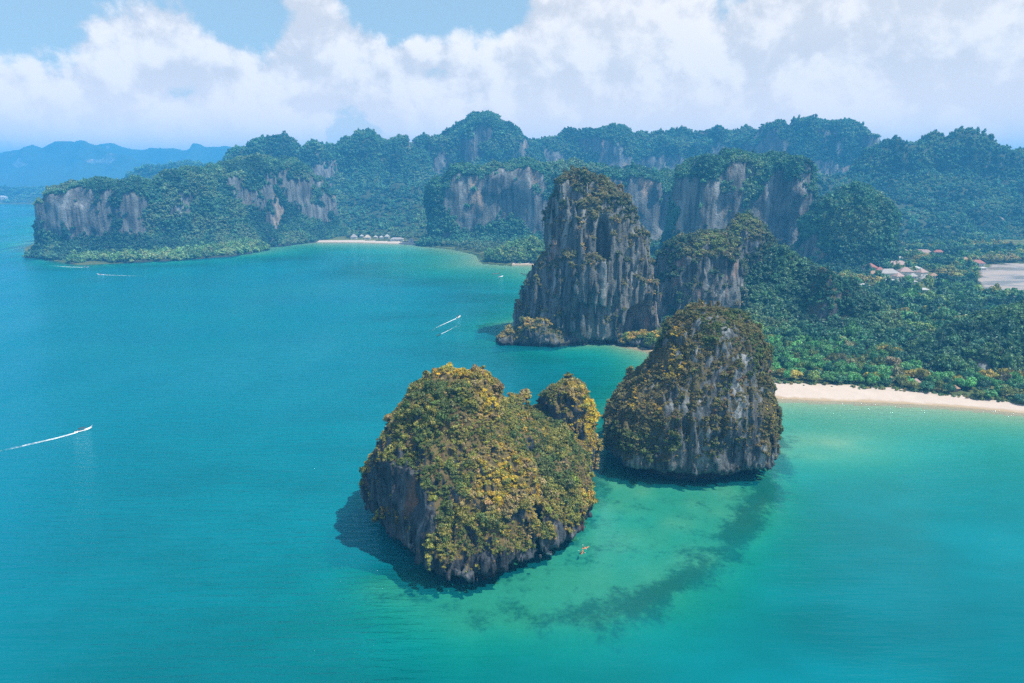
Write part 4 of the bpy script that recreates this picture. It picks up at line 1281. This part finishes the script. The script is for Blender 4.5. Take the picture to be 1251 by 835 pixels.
# ------------------------------------------------------------------ the beach forest: single trees nearest the camera, the rest as one mass
BUILT = np.array([(o.location.x, o.location.y) for o in COL.objects if o.type == 'EMPTY' and o.name.split('.')[0] in ("house", "long_house", "hut", "pavilion", "hall", "shelter")])


def crown_mesh(i):
    return leaf_cloud("crown", 800, 0.10, 13 + i % 4, 300 + i, 0.62, FOL_O, 0.72, (0.22, 0.36), 0.9, 0.80)


CROWNS = [crown_mesh(i) for i in range(8)]


def trunk_mesh(i):
    r = random.Random(i)
    mb = MB().tube([(0, 0, -0.3), (0.03, 0.02, 0.35), (0.02, 0.05, 0.75), (0, 0, 1.0)], [0.045, 0.035, 0.028, 0.012], 7)
    for k in range(4):
        a = k * 1.57 + r.random()
        mb.tube([(0.02, 0.03, 0.55 + 0.08 * k), (0.14 * math.cos(a), 0.14 * math.sin(a), 0.75 + 0.07 * k), (0.3 * math.cos(a), 0.3 * math.sin(a), 0.92 + 0.04 * k)], [0.02, 0.014, 0.006], 5)
    return mb.mesh("trunk", BARK, True)


TRUNKS = [trunk_mesh(i) for i in range(3)]


def tree(x, y, z, h, r_, col, label, group, i, name="tree"):
    rt = empty(name, (x, y, z), random.uniform(0, 6.28))
    tag(rt, label, "tree", group)
    tr_ = link(bpy.data.objects.new("trunk", TRUNKS[i % 3]), rt); tr_.scale = (h, h, h * 0.72)
    cr = link(bpy.data.objects.new("crown", CROWNS[i % 8]), rt)
    cr.location = (0, 0, h * 0.30); cr.scale = (r_, r_ * random.uniform(0.85, 1.15), h * 0.78)
    cr.color = (*col, 1)
    return rt


r = np.random.default_rng(77)
# candidate spots by dart throwing on a jittered grid
cand = []
sp_ = 7.6
for gx in np.arange(120, 900, sp_):
    for gy in np.arange(395, 1500, sp_):
        cand.append((gx + r.uniform(-2.6, 2.6), gy + r.uniform(-2.6, 2.6)))
cand = np.array(cand)
X_, Y_ = cand[:, 0], cand[:, 1]
tz_, tsd_, _q = terrain(X_, Y_)
bw = 29 - 13 * sstep(X_, 215, 330)
ok = (tsd_ > bw - 1.0) & (mass_h(X_, Y_) < 2.0) & (poly_sd(X_, Y_, TF) < -6)
ok &= np.abs(X_ / Y_) < 0.86
for (bx, by) in BUILT:
    nb = by < 600
    ok &= ~((np.abs(X_ - bx) < (4.5 if nb else 17)) & (Y_ - by < (4 if nb else 9)) & (Y_ - by > (-9 if nb else -36)))
# keep out of the solid rock towers
ok &= ~(((X_ - 75) / 72) ** 2 + ((Y_ - 600) / 60) ** 2 < 1)
ok &= ~(((X_ - 170) / 44) ** 2 + ((Y_ - 662) / 44) ** 2 < 1)
# the village is thinly wooded
vil = (np.abs(X_ - 545) < 90) & (Y_ > 800) & (Y_ < 1150)
ok &= ~(vil & (r.random(len(X_)) < 0.25))
S = cand[ok]; SZ = tz_[ok]; SSD = tsd_[ok]
dist = np.hypot(S[:, 0], S[:, 1])
order = np.argsort(dist)
near = order[:300]; rest = order[300:]
cn = fbm(S[:, 0] / 26, S[:, 1] / 26, np.zeros(len(S)), 3, 0.5, 55)
KINDS_ = [("bright green", (0.055, 0.150, 0.045)), ("deep green", (0.028, 0.085, 0.040)), ("yellow-ochre", (0.17, 0.14, 0.025)), ("olive green", (0.085, 0.11, 0.028)), ("pale brownish", (0.12, 0.105, 0.05))]
cnt = 0
first_row = set(np.array(near)[np.argsort(SSD[near])[:70]].tolist())
for i in near:
    x, y = S[i]
    u = r.random()
    if i in first_row:
        k = 0 if u < 0.34 else 1 if u < 0.66 else 3 if u < 0.86 else 2
        where = "at the beach edge of the forest"; h = r.uniform(7, 11); rad = r.uniform(4.2, 6.4)
    else:
        patch_ = cn[i]
        k = 0 if u < 0.46 else 1 if u < 0.70 else 3 if u < 0.84 else (2 if patch_ > -0.05 else 1) if u < 0.95 else 4
        where = "inside the near beach forest"; h = r.uniform(8, 14); rad = r.uniform(4.2, 7.2)
    nm, c0 = KINDS_[k]
    fb = r.uniform(1.7, 3.2)
    c = tuple(float(max(0.005, q * fb * r.uniform(0.9, 1.1))) for q in c0)
    size_w = "small" if rad < 5.0 else "broad" if rad > 6.1 else "middling"
    ppx = 625.5 + 834 * x / (y * CP + 140 * SP)
    spot = ("close to the rounded island" if ppx < 1010 else "left of the brown beach hut" if ppx < 1080 else "near the brown beach hut" if ppx < 1104 else "near the pinkish beach hut" if ppx < 1140 else "near the tiny beach shelter" if ppx < 1180 else "below the dark bluff")
    row = "at the beach edge" if i in first_row else "just behind the beach trees" if dist[i] < np.median(dist[near]) else "deeper in the forest"
    lb = f"{size_w} {nm} tree {row}, {spot}"
    tree(float(x), float(y), float(SZ[i]) - 0.1, float(h), float(rad), c, lb, lb.replace(" tree ", " trees "), cnt)
    cnt += 1
# low sea-grape and undergrowth where the sand ends
cu = np.column_stack([r.uniform(150, 420, 5000), r.uniform(380, 520, 5000)])
uz, usd, _q = terrain(cu[:, 0], cu[:, 1])
ub = 29 - 13 * sstep(cu[:, 0], 215, 330) + 5 * fbm(cu[:, 0] / 9, cu[:, 1] / 9, np.zeros(len(cu)), 3, 0.5, 71)
uk = (usd > ub - 3.5) & (usd < ub + 8) & (mass_h(cu[:, 0], cu[:, 1]) < 2)
for (bx, by) in BUILT:
    uk &= np.hypot(cu[:, 0] - bx, cu[:, 1] - by) > 6
pu = np.column_stack([cu[uk], uz[uk]]); un = len(pu)
o = scatter("undergrowth", 'shrub', pu, r.uniform(0.8, 2.2, un), palette(un, [(0.05, 0.10, 0.035), (0.09, 0.12, 0.035), (0.14, 0.12, 0.04)], [0.5, 0.3, 0.2], r.random(un), 72), None, 0.2, 73)
tag(o, "low bushy undergrowth along the back of the near beach", "undergrowth", kind="stuff")
# everything farther: one wooded mass
far_n = len(rest)
pz = np.column_stack([S[rest], SZ[rest] + r.uniform(3.0, 6.5, far_n)])
dd = np.hypot(pz[:, 0], pz[:, 1])
pat = rank01(fbm(pz[:, 0] / 45, pz[:, 1] / 45, np.zeros(far_n), 3, 0.55, 61))
cols_ = palette(far_n, [(0.016, 0.052, 0.032), (0.028, 0.08, 0.04), (0.055, 0.125, 0.046), (0.10, 0.145, 0.045), (0.16, 0.15, 0.045)], [0.3, 0.3, 0.22, 0.13, 0.05], pat, 62)
o = scatter("forest", 'mid', pz, 3.2 + 5.4 * r.random(far_n) ** 1.4, cols_, None, 0.12, 63)
tag(o, "dense green forest canopy stretching from the near beach past the village", "forest", kind="stuff")
# trees of the far bay: behind the resort beach
cand = np.column_stack([r.uniform(-620, 160, 11000), r.uniform(1080, 1800, 11000)])
X_, Y_ = cand[:, 0], cand[:, 1]
tz_, tsd_, _q = terrain(X_, Y_)
lawn = poly_sd(X_, Y_, np.array([g2(*p) for p in ((372, 292), (385, 284), (420, 282), (425, 293))]))
ok = (tsd_ > np.where(X_ > g2(514, 299)[0], 5, 62)) & ((Y_ > 1390) | (X_ > -160)) & (mass_h(X_, Y_) < 2.5) & (lawn < 0)
for (bx, by) in BUILT:
    ok &= ~((np.abs(X_ - bx) < 11) & (Y_ - by < 8) & (Y_ - by > -60))
pz = np.column_stack([cand[ok], tz_[ok] + r.uniform(3, 6, ok.sum())]); far_n = len(pz)
o = scatter("palm_grove", 'far', pz, r.uniform(3.2, 5.2, far_n), palette(far_n, [(0.05, 0.085, 0.04), (0.07, 0.10, 0.05), (0.04, 0.08, 0.035)], [1, 1, 1], rank01(cn[:1].repeat(far_n) + r.random(far_n)), 64), None, 0.1, 65)
tag(o, "greyish green grove on the flat behind the resort beach", "grove", kind="stuff")
# the lone round tree on the front island's saddle
q_ = P(627, 503, 287)
tree(float(q_[0]), float(q_[1]), float(q_[2]) - 2.0, 9.0, 3.3, (0.03, 0.055, 0.015), "small dark round tree on the saddle of the front island", None, 3, "saddle_tree")

# ------------------------------------------------------------------ boats, kayaks, people, wakes
WHITE_P = simple_mat("white_hull_paint", (0.80, 0.80, 0.78), 0.35, var=0.04)
WOOD_P = simple_mat("dark_boat_wood", (0.10, 0.065, 0.04), 0.5)
TEAL_P = simple_mat("green_boat_paint", (0.02, 0.12, 0.10), 0.5)
CANVAS = simple_mat("dark_canvas", (0.05, 0.06, 0.07), 0.8)
METAL = simple_mat("engine_metal", (0.08, 0.08, 0.085), 0.35, 0.6)
ORANGE = simple_mat("orange_plastic", (0.55, 0.18, 0.05), 0.4, var=0.05)
SKIN = simple_mat("skin", (0.50, 0.30, 0.20), 0.6, var=0.05)
CLOTH_R = simple_mat("life_vest", (0.65, 0.16, 0.06), 0.8)
CLOTH_D = simple_mat("dark_clothes", (0.05, 0.06, 0.10), 0.8)
HAIR = simple_mat("dark_hair", (0.02, 0.016, 0.012), 0.6)
RIBBON = simple_mat("bow_ribbon", (0.75, 0.12, 0.08), 0.7)


def hull_rings(L, B, D, bow_rise=0.6, stern=0.8, n=13, pw=1.6, freeboard=0.55):
    outer = []
    for i in range(n):
        u = i / (n - 1)
        x = -L / 2 + L * u
        wdt = B / 2 * (stern + (1 - stern) * min(1, u * 3)) * (1 - max(0, (u - 0.45) / 0.55) ** pw) + 0.03
        sheer = freeboard + bow_rise * max(0, (u - 0.5) / 0.5) ** 2
        keel = -D * (1 - max(0, (u - 0.7) / 0.3) ** 2) + (sheer * 0.75) * max(0, (u - 0.7) / 0.3) ** 3
        outer.append([(x, -wdt, sheer), (x, -wdt * 0.82, keel * 0.35 + 0.02), (x, 0, keel), (x, wdt * 0.82, keel * 0.35 + 0.02), (x, wdt, sheer), (x, wdt * 0.86, sheer), (x, wdt * 0.74, max(0.12, keel + 0.2)), (x, -wdt * 0.74, max(0.12, keel + 0.2)), (x, -wdt * 0.86, sheer)])
    return outer


def person(px_, loc, rz, shirt, label, group=None, seat_z=0.0):
    """seated figure: one skinned body, hair as its child"""
    rt = empty("person", loc, rz)
    tag(rt, label, "person", group)
    J = [(0, 0, 0.12), (0, 0, 0.36), (0, 0, 0.58), (0.01, 0, 0.68), (0.03, 0, 0.80), (0.03, 0, 0.90),
         (0, 0.19, 0.55), (0.16, 0.27, 0.38), (0.36, 0.20, 0.36), (0.43, 0.18, 0.37),
         (0, -0.19, 0.55), (0.16, -0.27, 0.38), (0.36, -0.20, 0.36), (0.43, -0.18, 0.37),
         (0.06, 0.10, 0.10), (0.46, 0.15, 0.28), (0.78, 0.12, 0.06), (0.92, 0.12, 0.09),
         (0.06, -0.10, 0.10), (0.46, -0.15, 0.28), (0.78, -0.12, 0.06), (0.92, -0.12, 0.09)]
    E = [(0, 1), (1, 2), (2, 3), (3, 4), (4, 5), (2, 6), (6, 7), (7, 8), (8, 9), (2, 10), (10, 11), (11, 12), (12, 13), (0, 14), (14, 15), (15, 16), (16, 17), (0, 18), (18, 19), (19, 20), (20, 21)]
    R = [0.15, 0.14, 0.15, 0.055, 0.085, 0.07, 0.065, 0.045, 0.035, 0.03, 0.065, 0.045, 0.035, 0.03, 0.09, 0.065, 0.045, 0.035, 0.09, 0.065, 0.045, 0.035]
    me = bpy.data.meshes.new("body")
    me.from_pydata(J, E, [])
    me.materials.append(SKIN)
    bo = link(bpy.data.objects.new("body", me), rt)
    md = bo.modifiers.new("skin", 'SKIN')
    for sv, rr in zip(me.skin_vertices[0].data if me.skin_vertices else [], R):
        sv.radius = (rr, rr)
    if me.skin_vertices:
        me.skin_vertices[0].data[0].use_root = True
    bo.modifiers.new("smooth", 'SUBSURF').levels = 1
    MB().loft([[(0.0 + a_ * math.cos(t_), 1.25 * a_ * math.sin(t_), z_) for t_ in np.linspace(0, 2 * math.pi, 10, endpoint=False)] for a_, z_ in ((0.155, 0.14), (0.165, 0.30), (0.175, 0.48), (0.16, 0.58), (0.09, 0.63))]).build("vest", shirt, rt, True)
    MB().loft([[(0.015 + a_ * math.cos(t_), a_ * math.sin(t_), z_) for t_ in np.linspace(0, 2 * math.pi, 10, endpoint=False)] for a_, z_ in ((0.098, 0.82), (0.105, 0.88), (0.085, 0.95), (0.03, 0.985))]).build("hair", HAIR, rt, True)
    return rt


def longtail(px, py, heading, L, paint, label, canopy=True, group=None):
    p = G(px, py)
    rt = empty("longtail_boat", (p[0], p[1], 0.05), heading)
    tag(rt, label, "boat", group)
    MB().loft(hull_rings(L, L * 0.2, 0.3, 0.9, 0.65)).build("hull", paint, rt, True)
    MB().tube([(L * 0.44, 0, 1.0), (L * 0.50, 0, 1.6), (L * 0.545, 0, 2.2)], [0.13, 0.10, 0.05], 6).build("bow_post", paint, rt)
    MB().tube([(L * 0.49, 0, 1.5), (L * 0.505, 0, 1.68)], [0.15, 0.14], 8).build("bow_ribbon", RIBBON, rt)
    MB().box(-L * 0.25, L * 0.22, -L * 0.075, L * 0.075, 0.16, 0.22).build("deck", WOOD_P, rt)
    if canopy:
        n = 9
        rings = [[(x, L * 0.1 * math.cos(t_), 1.75 + 0.28 * math.sin(t_) + dz) for t_ in np.linspace(0, math.pi, n) for dz in (0,)] + [(x, L * 0.1 * math.cos(t_), 1.70 + 0.28 * math.sin(t_)) for t_ in np.linspace(math.pi, 0, n)] for x in (-L * 0.28, L * 0.0, L * 0.12)]
        MB().loft(rings).build("canopy", CANVAS, rt, True)
        for sx in (-L * 0.26, L * 0.10):
            for sy in (-1, 1):
                MB().tube([(sx, sy * L * 0.085, 0.3), (sx, sy * L * 0.095, 1.76)], 0.03, 5).build("canopy_post", WOOD_P, rt)
    en = MB().box(-L * 0.44, -L * 0.36, -0.22, 0.22, 0.55, 1.0).build("engine", METAL, rt)
    MB().tube([(-L * 0.43, 0, 0.8), (-L * 0.72, 0, -0.12)], 0.04, 6).build("tail_shaft", METAL, en)
    for k in range(5):
        MB().box(-L * 0.2 + k * L * 0.09 - 0.14, -L * 0.2 + k * L * 0.09 + 0.14, -L * 0.08, L * 0.08, 0.38, 0.43).build("bench", WOOD_P, rt)
    return rt


def speedboat(px, py, heading, L, label, group=None, paint=None):
    p = G(px, py)
    rt = empty("speedboat", (p[0], p[1], 0.1), heading)
    tag(rt, label, "boat", group)
    MB().loft(hull_rings(L, L * 0.30, 0.35, 0.45, 0.92, freeboard=0.75)).build("hull", paint or WHITE_P, rt, True)
    MB().add([(L * 0.12, -L * 0.11, 0.75), (L * 0.12, L * 0.11, 0.75), (L * 0.04, L * 0.10, 1.35), (L * 0.04, -L * 0.10, 1.35), (L * 0.10, -L * 0.11, 0.75), (L * 0.10, L * 0.11, 0.75), (L * 0.02, L * 0.10, 1.35), (L * 0.02, -L * 0.10, 1.35)], [(0, 1, 2, 3), (7, 6, 5, 4), (0, 3, 7, 4), (1, 5, 6, 2), (3, 2, 6, 7), (0, 4, 5, 1)]).build("windscreen", GLASS, rt)
    MB().box(-L * 0.30, L * 0.05, -L * 0.12, L * 0.12, 1.95, 2.03).build("canopy", CANVAS, rt)
    for sx in (-L * 0.28, L * 0.03):
        for sy in (-1, 1):
            MB().tube([(sx, sy * L * 0.11, 0.7), (sx, sy * L * 0.11, 1.96)], 0.035, 5).build("canopy_post", METAL, rt)
    for k in range(3):
        MB().box(-L * 0.28 + k * L * 0.11, -L * 0.22 + k * L * 0.11, -L * 0.10, L * 0.10, 0.2, 0.62).build("seat", WHITE_P, rt)
    for sy in (-0.35, 0.35):
        e = MB().box(-L * 0.56, -L * 0.49, sy - 0.18, sy + 0.18, 0.5, 1.15).build("outboard_engine", METAL, rt)
        MB().tube([(-L * 0.525, sy, 0.5), (-L * 0.525, sy, -0.35)], 0.07, 6).build("engine_leg", METAL, e)
    return rt


# foam: broken white water
m, t, out = new_mat("foam")
geo = t.n('ShaderNodeNewGeometry'); pos = geo.outputs['Position']
fa = t.n('ShaderNodeAttribute', attribute_name='foam').outputs['Fac']
n1 = t.noise(pos, 0.9, 6, 0.7); n2 = t.noise(pos, 0.28, 3, 0.5)
fm = t.smooth(t.math('ADD', fa, t.math('ADD', t.math('MULTIPLY_ADD', n1, 1.0, -0.5), t.math('MULTIPLY_ADD', n2, 0.5, -0.25))), 0.30, 0.75)
d = t.n('ShaderNodeBsdfDiffuse'); d.inputs[0].default_value = (0.82, 0.85, 0.87, 1)
tp = t.n('ShaderNodeBsdfTransparent')
mx = t.n('ShaderNodeMixShader'); t.link(fm, mx.inputs[0]); t.link(tp.outputs[0], mx.inputs[1]); t.link(d.outputs[0], mx.inputs[2]); t.link(mx.outputs[0], out.inputs[0])
FOAM = m


def wake(path, w0, w1, strength, label, seed=0, split=0.0):
    """foam trail: path of photo pixels from the stern backwards; raised a little where it churns"""
    pts = np.array([G(*p)[:2] for p in path])
    seg = np.r_[0, np.cumsum(np.hypot(*np.diff(pts, axis=0).T))]
    n = max(12, int(seg[-1] / 0.8)); m_ = 13
    u = np.linspace(0, seg[-1], n)
    cxs = np.interp(u, seg, pts[:, 0]); cys = np.interp(u, seg, pts[:, 1])
    k = max(1, n // 12)
    ker = np.ones(2 * k + 1) / (2 * k + 1)
    cxs = np.convolve(np.pad(cxs, k, 'edge'), ker, 'valid'); cys = np.convolve(np.pad(cys, k, 'edge'), ker, 'valid')
    dx_, dy_ = np.gradient(cxs), np.gradient(cys); ln = np.hypot(dx_, dy_) + 1e-9
    nx_, ny_ = -dy_ / ln, dx_ / ln
    f_ = u / seg[-1]
    wd = w0 + (w1 - w0) * f_
    V = []; F_ = []
    for j in range(m_):
        c_ = -1 + 2 * j / (m_ - 1)
        prof_ = np.exp(-(c_ / 0.5) ** 2) if not split else np.exp(-((abs(c_) - split) / 0.2) ** 2) + 0.45 * np.exp(-(c_ / 0.22) ** 2)
        zz = 0.05 + 0.22 * prof_ * np.exp(-f_ * 5)
        V.append(np.column_stack([cxs + nx_ * c_ * wd, cys + ny_ * c_ * wd, zz]))
        F_.append((strength * prof_ * (1 - f_) ** 0.8 * np.clip((1 - abs(c_)) * 4, 0, 1)) - 0.12)
    V = np.stack(V, 1).reshape(-1, 3); F_ = np.stack(F_, 1).reshape(-1)
    ii = np.arange(n * m_).reshape(n, m_)
    q = np.stack([ii[:-1, :-1], ii[:-1, 1:], ii[1:, 1:], ii[1:, :-1]], -1).reshape(-1, 4)
    me = np_mesh("wake", V, q, True, FOAM)
    attr(me, 'foam', F_.astype(f32))
    o = link(bpy.data.objects.new("wake", me))
    return tag(o, label, "wake", kind="stuff")


def head(p0, p1):
    a, b_ = G(*p0), G(*p1)
    return math.atan2(b_[1] - a[1], b_[0] - a[0])


hd = head((0, 551), (102, 527))
longtail(102, 526.5, hd, 8.5, WHITE_P, "pale longtail boat speeding right at the left of the bay", True)
wake([(97, 528), (70, 535.5), (35, 543.5), (0, 551.5), (-60, 566)], 1.5, 2.6, 1.15, "long white wake trailing the pale longtail boat to the left edge", 1, 0.35)
p_ = G(98, 527.6)
person(0, (p_[0], p_[1], 0.40), hd, CLOTH_D, "person in dark clothes seated in the pale longtail boat")
speedboat(560.5, 388, head((540, 397), (562, 387)), 8.0, "white speedboat turning away in mid bay, left of the tall tower")
wake([(558, 389.3), (545, 395), (533, 400.5), (525, 406), (519, 414)], 1.6, 3.0, 0.95, "curved white wake behind the white speedboat in mid bay", 2)
longtail(535.5, 410.3, head((560, 396), (536, 410)), 7.5, TEAL_P, "small dark green longtail boat coming towards the camera in mid bay", False)
wake([(538.5, 408.8), (548, 404), (558, 398.5), (570, 391.5)], 0.8, 1.4, 0.95, "thin straight wake behind the dark green longtail boat", 3)
longtail(105.5, 326.8, head((55, 323), (106, 327)), 12, WHITE_P, "tiny white boat passing the left headland's foot, left of two", True)
wake([(103, 327), (85, 326.6), (65, 325.2), (52, 322.5)], 2.2, 3.6, 1.1, "white wake curving along the left headland's foot", 4)
longtail(122.5, 336, head((200, 338.5), (123, 336)), 10, WHITE_P, "tiny white boat heading left below the headland, right of two", True)
wake([(125, 336.1), (150, 337), (175, 337.8), (215, 338.6)], 2.0, 2.6, 0.95, "thin white wake trailing right below the headland", 5)
MG = "boats moored off the mound"
longtail(605.5, 335, 0.3, 11, WOOD_P, "tiny dark boat moored off the green mound, left of three", False, MG)
longtail(640.5, 335.3, 2.6, 11, WOOD_P, "tiny dark boat moored off the green mound, nearest the tower", False, MG)
speedboat(612, 338.5, 0.9, 9, "tiny white boat moored off the green mound, lowest of three", MG)
speedboat(668, 676, 2.6, 4.6, "small white boat lying in the front island's dark cave mouth")


def kayak(px, py, rz, label, occupants, group):
    p = G(px, py)
    rt = empty("kayak", (p[0], p[1], 0.04), rz)
    tag(rt, label, "kayak", group)
    L = 3.4
    rings = []
    for i in range(13):
        u = -1 + 2 * i / 12
        wd = 0.40 * (1 - abs(u) ** 2.2) + 0.02; rise = 0.16 * abs(u) ** 3
        rings.append([(u * L / 2, wd * math.cos(t_), rise + (0.20 if math.sin(t_) > 0 else 0.16) * math.sin(t_) * (1 - 0.5 * abs(u) ** 3) + 0.06) for t_ in np.linspace(0, 2 * math.pi, 12, endpoint=False)])
    MB().loft(rings).build("hull", ORANGE, rt, True)
    for sx in (-0.75, 0.55):
        MB().box(sx - 0.25, sx + 0.25, -0.24, 0.24, 0.262, 0.30).build("seat", CANVAS, rt)
    for i, sx in enumerate((-0.75, 0.55)[:len(occupants)]):
        c_, s_ = math.cos(rz), math.sin(rz)
        person(0, (p[0] + c_ * sx, p[1] + s_ * sx, 0.24), rz, CLOTH_R if i == 0 else CLOTH_D, occupants[i], "paddlers")
        a_ = empty("paddle", (p[0] + c_ * (sx + 0.42), p[1] + s_ * (sx + 0.42), 0.62), rz)
        tag(a_, "double-bladed paddle held by the " + occupants[i].replace("person in ", "").replace(" paddling", ""), "paddle", "paddles")
        MB().tube([(0, -1.0, -0.18), (0, 1.0, 0.18)], 0.018, 5).build("shaft", METAL, a_)
        for sy in (-1, 1):
            MB().box(-0.08, 0.08, sy * 1.22 - 0.22, sy * 1.22 + 0.22, sy * 0.22 - 0.015, sy * 0.22 + 0.015).build("blade", WHITE_P, a_)
    return rt


KG = "orange kayaks"
kayak(715, 670, 0.5, "orange kayak right of the front island, upper of the pair", ["person in red vest paddling the upper kayak of the pair"], KG)
kayak(711, 675.5, 1.3, "orange kayak right of the front island, lower of the pair", ["person in red vest paddling the lower kayak of the pair"], KG)
kayak(949.5, 546, 2.9, "single orange kayak just right of the rounded island's foot", ["person in red vest paddling the single kayak"], KG)

# ------------------------------------------------------------------ air
m, t, out = new_mat("haze_air")
pv = t.n('ShaderNodeVolumePrincipled')
pv.inputs['Color'].default_value = (0.09, 0.50, 1.0, 1)
pv.inputs['Density'].default_value = 0.00019
pv.inputs['Anisotropy'].default_value = 0.0
t.link(pv.outputs[0], out.inputs['Volume'])
hz = MB().box(-31000, 31000, -3500, 41000, -40, 425).build("haze", m)
tag(hz, "thin blue haze filling the air over the whole bay", "haze", kind="stuff")
